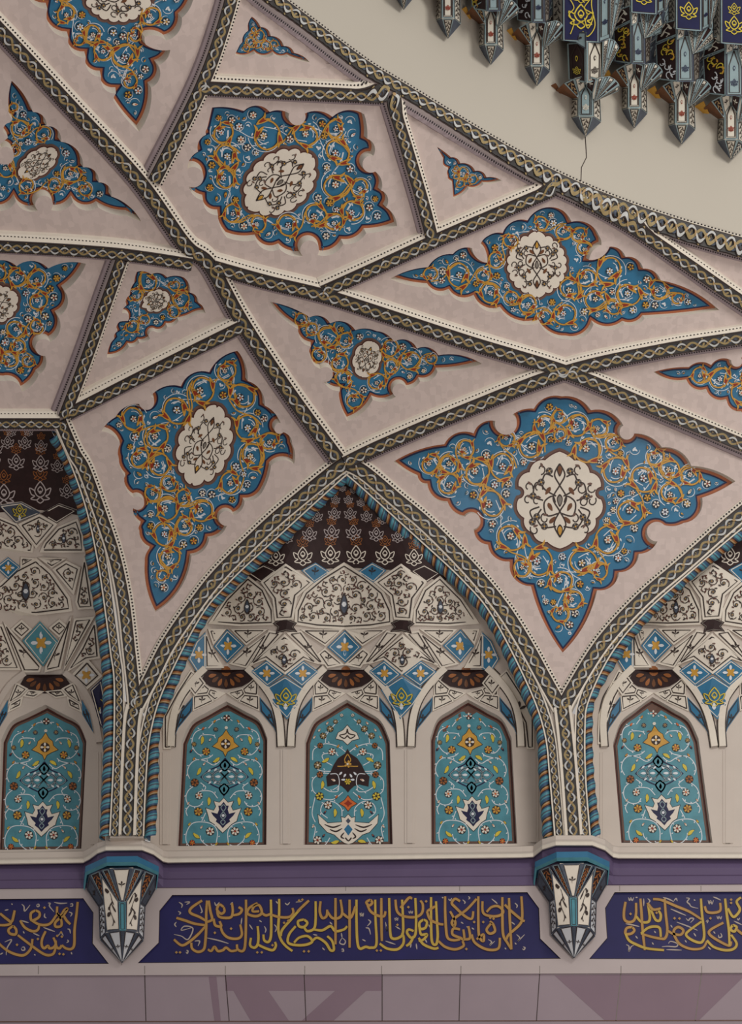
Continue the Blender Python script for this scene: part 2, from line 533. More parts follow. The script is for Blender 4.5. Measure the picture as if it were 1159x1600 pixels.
    for c, r in small:
        mside = -1 if (mirror is not None and c[0] > mirror + 1) else 1
        rs = random.Random(int(c[1] * 7 + abs(c[0] - (mirror or 0)) * 3) + seed)
        a0 = rs.random() * 6.28
        if mside < 0: a0 = math.pi - a0
        stroke(tend, arc(c, r * 1.0, a0, a0 + mside * 2.9, 9), 1.15 * k, 'pearl', hw, S, taper='both')
        u = rs.random()
        if r > 5.2 * k and u < .7:
            petal_flower(flo, c, min(r * .75, 5.4), rs.choice((5, 6)), rs.choice(('white', 'pearl', 'white', 'gold')), rs.choice(('orange', 'gold', 'red', 'navy')), S, hf)
        elif u < .85:
            bud(flo, c, max(2.2 * k, r * .55), a0, rs.choice(('white', 'pearl', 'gold', 'aqua')), rs.choice(('orange', 'grey', 'red')), S, hf)
        else:
            for q in (-.5, .5): fan(tend, xf(DROP, (c[0] + 2 * q, c[1] + q), max(2.4 * k, r * .5), a0 + q * 1.6), 'pearl', hw + .003, S)
    T.build()

Z = zoomed
# upper left, cut by the top of the photograph
tile_panel('blue arabesque tile panel at the top left, cut off by the upper edge, pointing down',
    bulged([(300, -90), (301, -25, .3), (284, 28, .4), (259, 63, -.3), (226, 58, -.2), (228, 70, -.2), (266, 78, .3), (247, 102, .45), (236, 137, .2), (217, 206, .08), (177, 157, .15), (181, 146, .5), (158, 120, .5), (134, 90, .5), (107, 59, .5), (74, 14, .4), (42, -14, .3), (20, -90)]),
    lobed((189, -8), 56, 49, .0, 20, .08), ((189, -8), 50, 42, .2), rings=[(108.3, 29.0, 15.5), (149.8, 60.1, 16.6), (199.5, 95.3, 21.7), (238.8, 29.0, 16.6), (205.7, 132.5, 12.4), (127.0, 68.3, 9.3), (213.9, 60.1, 11.4)], seed=11)
tile_panel('triangular blue arabesque tile panel at the left edge with a slanted cream cartouche',
    bulged(Z([(88, 30, .12), (250, 266, .45), (352, 372, .5), (460, 490, .4), (628, 683, .5), (745, 797, .5), (840, 903, .2), (1065, 1092, .05), (960, 1050, .15), (740, 985, .45), (550, 945, .35), (385, 1005, -2.2), (285, 1010, .4), (120, 940, .4), (-60, 1000), (-60, 660), (10, 655, -1.6), (10, 535), (-10, 515), (60, 460, -.1), (28, 420, .5), (75, 345), (95, 320, .3), (65, 240, .1)], 0, 120, 4.829)),
    lobed((62, 262), 35, 20, -.62, 10, .12), ((62, 262), 30, 17, -.62), k=.85, rmax=19, rings=[(35.2, 209.0, 14.9), (12.4, 269.1, 15.5), (72.5, 217.3, 13.5), (45.6, 298.1, 12.8), (113.9, 277.4, 16.2), (89.0, 296.0, 11.4), (136.7, 302.2, 10.8), (24.8, 175.9, 8.3), (26.9, 242.2, 9.3)], seed=12)
tile_panel('smallest blue tile panel, a dark little triangle at the top between ribs',
    bulged(Z([(360, 50, .15), (475, 185, .4), (605, 300, .35), (775, 430, .35), (910, 520, .2), (1105, 640, .1), (825, 565, .35), (640, 535, .4), (400, 525, .3), (140, 545), (200, 420), (235, 380, .3), (310, 235), (305, 170, .15)], 350, 20, 8.279)), k=.5, rmax=9, seed=13, depth=.05)
tile_panel('large blue arabesque tile panel in the hexagonal bay with a round cream medallion',
    bulged(Z([(165, 58, .12), (325, 75, .45), (455, 80, .25), (553, 88, -1.5), (632, 88, .3), (770, 105, .35), (930, 92, .1), (945, 215, .5), (975, 302, -1.5), (985, 380, .35), (1015, 475, .5), (1040, 560, .25), (1095, 655, .1), (940, 690, .3), (825, 745, .35), (695, 800, -2), (620, 805, .25), (505, 770, .45), (385, 725, .15), (240, 712, .2), (195, 600, .45), (120, 525, .3), (48, 455, -1.7), (42, 365, .3), (95, 280, .4), (135, 195, .3), (140, 165)], 280, 150, 3.219)),
    lobed((440, 290), 63, 46, -.66, 16, .09), ((440, 290), 56, 39, -.66), rmax=24, rings=[(349.9, 212.1, 18.0), (416.7, 216.8, 25.5), (481.9, 213.7, 20.5), (528.5, 243.2, 21.1), (359.2, 249.4, 21.1), (353.0, 283.6, 18.0), (528.5, 292.9, 23.0), (553.4, 336.4, 18.6), (494.4, 342.6, 19.3), (454.0, 356.6, 18.6), (404.3, 355.0, 14.0), (367.0, 339.5, 15.5), (528.5, 205.9, 15.5)], seed=14)
tile_panel('tiny three-pointed blue tile panel just under the dome ring',
    bulged(Z([(120, 90, .05), (335, 250, .4), (475, 340, .35), (700, 455, .4), (870, 550, .2), (1095, 600, .15), (820, 650, .35), (600, 715, .2), (370, 880), (350, 630, .4), (285, 530, .3), (290, 430, .2), (215, 370, .1), (215, 270)], 670, 220, 9.658)), k=.5, rmax=10, seed=15, depth=.05)
tile_panel('wide blue arabesque tile panel with a round cream medallion below the dome ring at right',
    bulged(Z([(20, 275, .12), (150, 235, .3), (235, 190, .3), (300, 170, -.35), (352, 220, -.3), (328, 160, .2), (355, 128, .2), (405, 118, .4), (490, 75, .3), (575, 30, .3), (640, 80, .4), (735, 130, .2), (742, 160, -.3), (700, 210, -.35), (770, 165, .35), (825, 200, .4), (885, 240, .35), (945, 280, .15), (1145, 382, .03), (890, 410, .35), (820, 430, .35), (715, 430, .4), (625, 481, .3), (530, 425, .35), (400, 385, .4), (310, 345, .4), (225, 325, .4), (150, 305, .1)], 600, 310, 2.187)),
    lobed((841, 417), 49, 47, 1.57, 20, .08), ((841, 417), 44, 40, 1.57), k=.85, rmax=19, rings=[(721.2, 433.5, 21.0), (769.2, 460.9, 17.4), (828.6, 479.2, 16.5), (892.6, 456.3, 19.2), (956.7, 426.6, 22.9), (883.5, 492.9, 19.2), (984.1, 460.9, 20.6), (933.8, 470.0, 19.2), (1029.8, 456.3, 16.5), (675.4, 433.5, 11.9), (801.2, 378.6, 12.8), (883.5, 364.9, 13.7), (846.9, 353.4, 11.9), (915.5, 392.3, 12.8), (1061.8, 470.0, 10.1), (778.3, 410.6, 13.7), (851.5, 497.5, 13.7)], seed=16)
tile_panel('blue arabesque tile panel cut off by the right edge, pointing left',
    bulged(Z([(85, 320, .08), (515, 260, .35), (785, 235, .4), (1030, 180, -1.5), (1150, 150, .4), (1400, 120, .3), (1700, 200), (1700, 900), (1400, 900, .35), (1160, 812, .4), (975, 672, .4), (735, 552, .4), (495, 440, .25)], 1010, 540, 7.779)), k=.8, rmax=18, seed=17)
half = [(571, 222, .12), (618, 250, .45), (668, 288, .45), (704, 332, -.9), (704, 372, .45), (686, 432, .45), (658, 478, .45), (612, 507, .12), (571, 532)]
fullm = half[:-1] + [(571, 528, .15)] + [(1142 - x[0], x[1]) + ((half[i - 1][2],) if True else ()) for i, x in list(enumerate(half))[::-1][1:-1]]
tile_panel('largest bright blue tile panel above the right column, diamond shaped with a pointed medallion',
    bulged(Z([(30, 252, .12), (195, 195, .4), (290, 160, .4), (360, 120, -1.9), (415, 100, .2), (485, 80, .35), (575, 40, .3), (670, 85, .35), (775, 135, -1.6), (810, 160, .25), (900, 205, .35), (995, 265, .15), (1138, 315, .08), (1030, 368, .45), (970, 450, .2), (907, 457, -1.6), (885, 510, .3), (825, 550, .4), (760, 610, .45), (690, 668, .15), (578, 870, .1), (475, 655, .45), (405, 575, .4), (335, 520, .4), (290, 470, -1.5), (262, 430, .3), (205, 385, .4), (140, 330, .4), (108, 303, .1)], 600, 600, 2.0733)),
    bulged(Z(fullm, 600, 600, 2.0733)), ((875.4, 781.5), 66, 58, -1.57), rmax=24, mirror=877, rings=[(833.9, 698.9, 22.7), (788.1, 730.2, 22.2), (744.7, 737.5, 22.2), (672.3, 726.4, 16.4), (703.7, 759.2, 18.3), (766.4, 788.1, 22.2), (800.2, 836.3, 23.2), (841.2, 874.9, 23.2), (727.8, 703.7, 14.5), (792.9, 686.8, 13.5), (875.9, 653.1, 11.6), (876.4, 903.9, 19.3), (876.4, 954.5, 14.5), (817.0, 884.6, 14.5), (877.3, 682.0, 10.6), (918.9, 701.9, 22.7), (964.7, 736.4, 22.2), (1008.1, 746.7, 22.2), (1080.5, 740.7, 16.4), (1049.1, 771.3, 18.3), (986.4, 795.8, 22.2), (952.6, 841.6, 23.2), (911.6, 877.4, 23.2), (1025.0, 714.1, 14.5), (959.9, 692.6, 13.5), (935.8, 888.8, 14.5)], seed=18)
tile_panel('narrow blue tile panel with a small cream cartouche in the triangle above the central arch',
    bulged(Z([(38, 38, .1), (245, 118, .4), (350, 150, .4), (480, 185, .2), (590, 190, .25), (680, 245, .45), (800, 280, .4), (910, 315, .2), (1135, 360, .08), (905, 400, .4), (815, 450, .3), (745, 490, -1.5), (690, 530, .3), (570, 545, .2), (440, 655, .15), (395, 510), (400, 500, .3), (318, 452, -1.6), (300, 385, .3), (250, 330, .3), (250, 270, .4), (185, 180, .15)], 410, 460, 3.311)),
    lobed((575, 566), 29, 22, 1.9, 8, .12), ((575, 566), 24, 18, 1.9), k=.8, rmax=16, rings=[(512.7, 532.5, 18.1), (530.8, 571.7, 15.7), (473.4, 505.3, 11.5), (609.3, 547.6, 15.1), (642.6, 565.7, 17.5), (539.9, 595.9, 14.5), (591.2, 602.0, 15.1), (555.0, 629.1, 13.6), (675.8, 564.2, 9.1), (500.6, 559.7, 12.1)], seed=19)
tile_panel('small blue tile panel with a cream rosette in the quadrilateral bay at left',
    bulged(Z([(410, 160, .25), (555, 185, .35), (715, 215, .2), (880, 215, .3), (945, 370, .4), (1030, 470, .25), (1100, 575, -.15), (960, 610, .1), (830, 650, .35), (715, 710, .4), (600, 765, -1.0), (545, 830, .25), (435, 870, .35), (330, 910, .3), (110, 1020, .1), (150, 870), (185, 830, .4), (215, 760, .4), (240, 660, .05), (318, 655, -.8), (265, 575, .3), (305, 500, .4), (340, 395, .2), (385, 270, .1)], 150, 400, 6.439)),
    lobed((245, 473), 22, 17, -.4, 9, .13), ((245, 473), 18, 14, -.4), k=.65, rmax=13, rings=[(233.9, 441.9, 17.1), (282.0, 469.9, 15.5), (212.1, 465.2, 12.4), (271.1, 490.1, 10.9), (207.5, 511.8, 11.6)], seed=20, depth=.06)
tile_panel('blue arabesque tile panel at the left edge with half of a cream medallion, middle height',
    bulged(Z([(-500, 100), (-150, 180, .4), (180, 180, .4), (525, 205, .2), (935, 155, .15), (700, 450, .5), (630, 725, .45), (545, 1005, -1.7), (490, 1155, .4), (420, 1360, .2), (240, 1545, -.45), (60, 1430, -.1), (-150, 1450), (-500, 1450)], 0, 390, 6.957)),
    lobed((-2, 482), 34, 29, -.4, 14, .1), ((-2, 482), 28, 24, -.4), rmax=20, k=.9, rings=[(31.6, 438.9, 16.1), (61.8, 474.8, 15.8), (28.7, 519.4, 16.1), (17.2, 568.2, 15.1), (0.0, 433.1, 12.9), (61.8, 516.5, 12.2), (47.4, 569.7, 10.1)], seed=21)
tile_panel('tall blue arabesque tile panel above the left column, tapering to a long point below',
    bulged(Z([(800, 30, .2), (858, 200, .35), (955, 340, .2), (1045, 440, -1.7), (1060, 490, .35), (1110, 560, .2), (1120, 670, -.4), (990, 680, .1), (945, 820, .3), (840, 880, .35), (775, 960, -1.9), (740, 1020, .3), (640, 1095, .35), (540, 1190, .25), (335, 1508, .15), (275, 1230, .2), (300, 1150, .3), (245, 1060, .3), (250, 1010, .3), (210, 920, -2), (215, 860, .3), (160, 760, .3), (165, 740, .2), (130, 650, .2), (135, 560, -.3), (30, 485, .15), (110, 405, .3), (245, 330, -1.5), (310, 285, .3), (480, 230, .4), (640, 150, .25)], 150, 540, 3.622)),
    lobed((321, 700), 63, 42, -1.25, 14, .12), ((321, 700), 54, 34, -1.25), rmax=23, rings=[(315.7, 614.5, 21.5), (379.2, 625.6, 21.5), (279.8, 644.9, 23.5), (212.1, 658.7, 19.9), (245.3, 686.3, 19.9), (390.2, 672.5, 21.5), (248.0, 730.5, 19.9), (394.3, 716.7, 21.0), (362.6, 758.1, 18.2), (260.4, 796.8, 20.4), (315.7, 799.5, 18.8), (290.8, 824.4, 15.2), (264.6, 871.3, 18.2), (354.3, 584.2, 16.6), (423.3, 694.6, 15.2), (219.0, 719.5, 16.6), (241.1, 774.7, 13.8), (254.9, 901.7, 9.9)], seed=22)

# ------------------------------------------------------------------ vault shell and drum
RIM = spline([(280, -125), (330, -75), (395, -15), (440, 20), (500, 65), (560, 110), (614, 143), (696, 193), (780, 243), (870, 290), (960, 328), (1060, 362), (1159, 390), (1260, 412), (1300, 420)], 4)
AL = spline([(92, 655), (114, 705), (129, 730), (153, 795), (177, 868), (192, 940), (201, 1015), (208, 1075), (211, 1110)], 5)
ML = spline([(212, 1108), (235, 1065), (262, 1010), (300, 953), (343, 897), (416, 823), (470, 776), (520, 735), (538, 722)], 5)
MR = spline([(540, 722), (568, 737), (618, 780), (668, 823), (737, 895), (784, 953), (820, 1010), (850, 1065), (875, 1110)], 5)
AR = spline([(880, 1110), (892, 1086), (941, 1008), (1003, 940), (1068, 884), (1136, 823), (1180, 787), (1240, 738)], 5)
shell = np.vstack([[(-130, -125)], RIM, [(1300, 700), (1241, 738)], AR[::-1], MR[::-1], ML[::-1], AL[::-1], [(-130, 655)]])
b = MB()
v, f = triang([shell] + HOLES, 18)
# holes that run out of the shell (cut by the photograph's edge) are simply left open there
b.add(VAULT(v, 0), f, 'plaster')
structure('ceiling', b)
b = MB()
drum_poly = np.vstack([RIM, [(1300, -180), (280, -180)]])
v, f = triang([drum_poly], 20)
b.add(VAULT(v, 0), f, 'drum')
stroke(b, [(914, 214), (916, 246), (908, 262), (907, 292)], 1.3, 'ink', .004, VAULT)
structure('wall_drum', b, True)

# ------------------------------------------------------------------ ribs
nrib = [0]
def braid(bg, st, path, hw, h, S, lam=None, step=2.4, dark='braid'):
    p, s = resample(path, step)
    L = s[-1]
    lam = lam or hw * 4.0
    lam = L / max(1, round(L / lam))
    stroke(bg, p, 2 * hw, dark, h, S)
    a = hw * .55
    ph = 2 * math.pi * s / lam
    def off(fn):
        t = np.gradient(p, axis=0); t /= np.linalg.norm(t, axis=1, keepdims=True) + 1e-9
        return p + np.stack([t[:, 1], -t[:, 0]], 1) * fn[:, None]
    stroke(st, off(a * np.sin(ph + 2.1)), hw * .30, 'slate', h + .004, S)
    stroke(st, off(-a * np.sin(ph)), hw * .38, 'olive', h + .007, S)
    wv = off(a * 1.2 * np.sin(ph))
    stroke(st, wv, hw * .26, 'olive', h + .009, S)
    # the pale strand shows on every crest; tan leaves cover the crossings
    for k in range(int(round(L / lam)) * 2 + 1):
        u = np.linspace(.02, .9, 11) * math.pi + math.pi * k
        sl = u / (2 * math.pi) * lam
        ok = (sl > 0) & (sl < L)
        if ok.sum() < 4: continue
        q = np.stack([np.interp(sl[ok], s, wv[:, 0]), np.interp(sl[ok], s, wv[:, 1])], 1)
        stroke(st, q, hw * .60, 'ink', h + .010, S, taper='soft')
        stroke(st, q, hw * .36, 'strand', h + .012, S, taper='soft')
        mq = q[len(q) // 2]; ctr_ = p[min(len(p) - 1, int((k + .5) * math.pi / (2 * math.pi) * lam / L * (len(p) - 1)))]
        fan(st, xf(DROP, ctr_ + (ctr_ - mq) * .15, hw * .40, .9 * (1 if k % 2 else -1) + math.atan2(*(q[-1] - q[0])[::-1])), 'slate' if k % 2 else 'olive', h + .005, S)
        fan(st, xf(DROP, mq + (mq - ctr_) * .55, hw * .22, math.atan2(*(q[-1] - q[0])[::-1])), 'olive', h + .005, S)
        i = min(len(p) - 2, int(math.pi * k / (2 * math.pi) * lam / L * (len(p) - 1)))
        dv = p[i + 1] - p[i]; an = math.atan2(dv[1], dv[0])
        fan(st, xf(DROP, p[i], (hw * .42, hw * .30), an + (.8 if k % 2 else -.8)), 'tan', h + .017, S)
        fan(st, xf(DROP, p[i] - (wv[i] - p[i]) * .9 + dv * 3, hw * .26, an + 1), 'ink', h + .006, S)

def rib_profile(bm, path, prof, mats, S):
    p, s = resample(path, 6)
    n = len(p); m = len(prof)
    V = []
    for o, h in prof: V.append(S(offset_path(p, o), h))
    V = np.concatenate(V)
    F = []; M = []
    for j in range(m - 1):
        for i in range(n - 1):
            F.append((j * n + i, j * n + i + 1, (j + 1) * n + i + 1, (j + 1) * n + i)); M.append(mats[j])
    bm.add(V, F, M)

def dots(bm, path, o, r, step, h, S, m='dot'):
    p, s = resample(offset_path(path, o), step)
    for q in p: fan(bm, circle(q, r, 7), m, h, S)

def vault_rib(label, pts, hw=9, bead=True):
    i = nrib[0]; nrib[0] += 1
    e = i * .0017
    path, _ = resample(spline(pts, 8), 5)
    T = Thing('vault_rib', label, 'rib')
    prof = [(-hw - 11, -.02), (-hw - 9.5, .035), (-hw - 6, .05), (-hw - 3, .045), (-hw - 1.5, .09 + e), (hw + 1.2, .09 + e), (hw + 2.4, .085 + e), (hw + 9, .05), (hw + 10.5, -.02)]
    T_A = T.part('bead_strip', label='white strip with a row of dark beads')
    rib_profile(T_A, path, prof[6:], ['white', 'white'], VAULT)
    rib_profile(T.root, path, prof[:7], ['mouldshade', 'mouldshade', 'mouldshade', 'frame', 'ink', 'ink', 'white', 'white'], VAULT)
    bg = T.part('braid_band', label='dark green band of interlaced strands')
    st = bg
    braid(bg, st, path, hw, .094 + e, VAULT)
    bd = T.root
    if bead: dots(T_A, path, hw + 6.2, 1.55, 5.6, .073, VAULT)
    dots(bd, path, -hw - 4.6, 1.25, 3.9, .058, VAULT)
    T.build()

vault_rib('plaited rib running diagonally from the left edge down to the central arch tip', [(-60, -18), (0, 45), (107, 160), (214, 276), (286, 376), (325, 408), (376, 498), (450, 610), (526, 714)])
vault_rib('steep plaited rib leaving the top edge toward the left junction, beside the topmost panel', [(366, -50), (349, 20), (311, 128), (237, 276)], 8.5)
vault_rib('short plaited rib along the upper side of the hexagonal bay', [(308, 131), (453, 139), (601, 146)], 8.5)
vault_rib('long curved plaited rib that rings the white dome drum', RIM[::3], 8)
vault_rib('plaited rib down the right side of the hexagonal bay', [(608, 152), (635, 240), (656, 310), (671, 366)], 8)
vault_rib('plaited rib from the bottom of the hexagonal bay up to the dome ring', [(502, 450), (580, 415), (672, 373), (770, 331), (862, 291)], 8)
vault_rib('long plaited rib crossing the vault from the left junction down to the right edge', [(330, 410), (415, 434), (501, 455), (580, 480), (730, 530), (880, 577), (1000, 628), (1159, 697), (1290, 755)], 8.5)
vault_rib('plaited rib rising from the central arch tip to the right edge', [(538, 720), (600, 690), (730, 635), (880, 578), (1030, 545), (1159, 525), (1290, 504)], 8.5)
vault_rib('plaited rib splitting from the dome ring down to the right edge', [(905, 306), (980, 347), (1070, 409), (1159, 472), (1290, 560)], 8.5)
vault_rib('nearly level plaited rib from the left edge to the left junction', [(-120, 374), (0, 377), (172, 388), (297, 406)], 7.5)
vault_rib('plaited rib slanting down to the corner of the left arch', [(186, 398), (158, 476), (131, 553), (96, 645)], 7.5)
vault_rib('plaited rib rising from the left arch corner to the long diagonal rib', [(104, 640), (241, 570), (376, 503)], 7.5)
vault_rib('level plaited rib on top of the left arch', [(-120, 655), (-40, 655), (0, 655), (90, 655)], 6.5)

# ------------------------------------------------------------------ niches behind the arches
DW = -.3
def niche_depth(ytop, dtop, xc, per):
    def fn(px, py):
        t = np.clip((1105 - py) / (1105 - ytop), 0, 1.1)
        base = DW + (dtop - DW) * (t ** 1.15)
        u = (px - xc - (py - 1090) * 0) / per * 2 * math.pi
        hump = np.clip((1140 - py) / 60, 0, 1) * np.clip((py - ytop - 40) / 120, 0, 1)
        tri = 2 / math.pi * np.arcsin(np.cos(u) * .96)
        return base - .16 * tri * hump
    return fn
def vdep(x, y): return float(VAULT.depth(A([(x, y)]))[0])
SM = GridSurf(niche_depth(735, vdep(541, 735) - .25, 541, 190), 140, 940, 690, 1350, 7)
SL = GridSurf(niche_depth(660, vdep(90, 665) - .35, 65, 196), -200, 240, 620, 1350, 7)
SR = GridSurf(niche_depth(735, vdep(1230, 740) - .25, 1210, 190), 850, 1340, 690, 1350, 7)

RL_M = spline([(541, 743), (524, 760), (442, 841), (365, 910), (313, 970), (267, 1069), (242, 1139), (239, 1217), (234, 1308)], 6)
RR_M = spline([(541, 743), (558, 760), (640, 841), (717, 910), (769, 970), (817, 1069), (845, 1139), (850, 1217), (856, 1308)], 6)
RR_L = spline([(84, 680), (114, 739), (135, 820), (147, 895), (159, 970), (166, 1030), (169, 1090), (169, 1182), (164, 1308)], 6)
RL_R = spline([(1240, 766), (1190, 805), (1136, 849), (1061, 910), (996, 975), (954, 1034), (924, 1086), (918, 1125), (920, 1206), (930, 1300), (931, 1308)], 6)
IL_M = spline([(540, 731), (518, 750), (429, 832), (354, 903), (306, 962), (250, 1074), (228, 1147), (221, 1217), (217, 1308)], 6)
IR_M = spline([(541, 731), (564, 750), (653, 832), (728, 903), (776, 962), (833, 1074), (858, 1147), (866, 1217), (874, 1308)], 6)
IR_L = spline([(95, 672), (122, 735), (143, 800), (160, 880), (172, 960), (180, 1020), (186, 1070), (185, 1182), (179, 1308)], 6)
IL_R = spline([(1243, 752), (1185, 796), (1136, 836), (1066, 896), (1000, 956), (948, 1020), (912, 1095), (906, 1140), (907, 1217), (914, 1308)], 6)

def rope(bm, path, r, S, h, sg):
    """twisted rope of glazed strips; every strip is a helical row of faces"""
    p, s = resample(path, 2.2)
    ctr = S(p, h)
    n = len(p); k = 12
    nrm = S(p, h + 1) - ctr
    t = np.gradient(ctr, axis=0); t /= np.linalg.norm(t, axis=1, keepdims=True)
    sd = np.cross(t, nrm); sd /= np.linalg.norm(sd, axis=1, keepdims=True)
    nrm = np.cross(sd, t)
    nrm *= np.where((nrm * (S(p, h + 1) - ctr)).sum(1, keepdims=True) > 0, 1, -1)
    ix = np.arange(n)
    V = []
    for j in range(k + 1):
        a = math.pi + 2 * math.pi * j / k
        x = np.clip(ix + sg * (j - k / 2) * .85, 0, n - 1)
        f = lambda M: np.stack([np.interp(x, ix, M[:, c]) for c in range(3)], 1)
        bulge = 1 + .10 * np.sin(ix * 2 * math.pi / 11)[:, None]
        V.append(f(ctr) + (f(nrm) * math.cos(a) + f(sd) * math.sin(a)) * r * bulge)
    V = np.concatenate(V)
    F = []; M = []
    cols = ['ropeblue', 'teal', 'teal', 'slate', 'teal', 'ropeblue', 'ropeblue', 'ink', 'tan', 'bronze', 'ink']
    for j in range(k):
        for i in range(n - 1):
            F.append((j * n + i, j * n + i + 1, (j + 1) * n + i + 1, (j + 1) * n + i))
            M.append(cols[i % 11])
    bm.add(V, F, M)

def arch(label, outs, inners, ropes, niche, hw=9):
    T = Thing('arch_moulding', label, 'arch')
    for o, ii, r in zip(outs, inners, ropes):
        po, _ = resample(o, 5)
        pi, _ = resample(ii, 5)
        pr, _ = resample(r, 5)
        rib_profile(T.root, po, [(-hw - 5, -.02), (-hw - 3.5, .06), (-hw - 1, .065), (hw + 1, .06), (hw + 2.4, .06), (hw + 9, .035), (hw + 10.5, -.02)], ['white', 'white', 'ink', 'ink', 'white', 'white'], VAULT)
        # soffit that returns from the vault edge to the niche behind
        q = resample(pr, 1)[0]
        m = 60
        def rs(p, m=m):
            i = np.linspace(0, len(p) - 1, m); k = np.arange(len(p))
            return np.stack([np.interp(i, k, p[:, 0]), np.interp(i, k, p[:, 1])], 1)
        bi, br = rs(resample(ii, 1)[0]), rs(q)
        T.root.add(np.vstack([VAULT(bi, -.02), VAULT(br, -.16), niche(br, -.03)]),
                   [(i, i + 1, m + i + 1, m + i) for i in range(m - 1)] + [(m + i, m + i + 1, 2 * m + i + 1, 2 * m + i) for i in range(m - 1)], 'cream')
        bg = T.part('braid_band', label='outer plaited band')
        st = bg
        braid(bg, st, po, hw, .068, VAULT)
        b2 = T.part('braid_band', label='narrow inner plaited band')
        s2 = b2
        braid(b2, s2, pi, 6.0, .045, VAULT)
        for sgn in (-1, 1): stroke(b2, offset_path(pi, sgn * 7.4), 2.2, 'white', .05, VAULT)
        rp = T.part('rope_moulding', label='blue and bronze twisted rope moulding')
        rope(rp, pr, .082, VAULT, -.05, 1)
        T.smooth.add('rope_moulding')
        bd = T.root
        dots(bd, po, hw + 6.2, 1.55, 5.4, .055, VAULT)
    T.build()
arch('plaited pointed arch with rope moulding over the three central windows', [ML, MR], [IL_M[::-1], IR_M], [RL_M[::-1], RR_M], SM)
arch('plaited arch at the left edge, right half of the dark left niche', [AL], [IR_L], [RR_L], SL, 7.5)
arch('plaited arch at the right edge, left half of the right niche', [AR], [IL_R[::-1]], [RL_R[::-1]], SR)

def column(label, plate, ctr):
    T = Thing('engaged_column', label, 'column')
    slab(T.root, plate, 'cream', 'cream', .02, VAULT, -.3, 18)
    bg = T.part('braid_band', label='wide plaited band down the middle')
    st = bg
    p, _ = resample(spline(ctr, 6), 5)
    braid(bg, st, p, 8.5, .06, VAULT)
    ed = T.part('fillet', label='plain cream fillets beside the plait')
    for o in (-11.5, 11.5):
        rib_profile(ed, p, [(o - 2.6, .05), (o - 2, .085), (o + 2, .085), (o + 2.6, .05)], ['white'] * 3, VAULT)
    T.build()
column('slim plaited column standing on the left bracket', [(208, 1112), (222, 1112), (232, 1150), (228, 1217), (224, 1310), (172, 1310), (177, 1217), (179, 1120), (190, 1090)], [(211, 1108), (206, 1135), (202, 1217), (199, 1308)])
column('slim plaited column standing on the right bracket', [(868, 1112), (888, 1112), (903, 1120), (900, 1150), (901, 1217), (908, 1310), (880, 1310), (872, 1217), (864, 1150), (858, 1100)], [(878, 1108), (882, 1140), (888, 1200), (896, 1308)])

# window outlines (left foot, left spring, apex, right spring, right foot)
WINS = {'M0': [(275.5, 1322), (283.6, 1158), (353.5, 1096), (417.5, 1153), (416, 1320)],
        'M1': [(474, 1320), (476, 1157), (541.5, 1093), (609, 1157), (613.5, 1319)],
        'M2': [(673, 1319), (672, 1153), (731, 1093), (799, 1153), (808, 1318)],
        'L0': [(-4, 1328), (2, 1156), (71, 1101), (135, 1157), (127, 1326)],
        'R0': [(970.5, 1317), (957.5, 1161), (1019, 1089), (1091, 1154), (1113, 1317)]}
def win_outline(w):
    a, b_, c, d, e = [A(q) for q in w]
    l = spline([b_ + (a - b_) * .0, b_ + (c - b_) * .33 + A((-11, -12)) * .75, b_ + (c - b_) * .66 + A((-7, -6)) * .8, c], 5)
    r = spline([c, d + (c - d) * .66 + A((7, -6)) * .8, d + (c - d) * .33 + A((11, -12)) * .75, d], 5)
    return np.vstack([[a], [a + (b_ - a) * .5], l, r[1:], [d + (e - d) * .5], [e]])
def niche_base(name, poly, S, wins):
    b = MB()
    v, f = triang([A(poly)] + [win_outline(WINS[k]) for k in wins], 14)
    b.add(S(v, 0), f, 'cream')
    return b

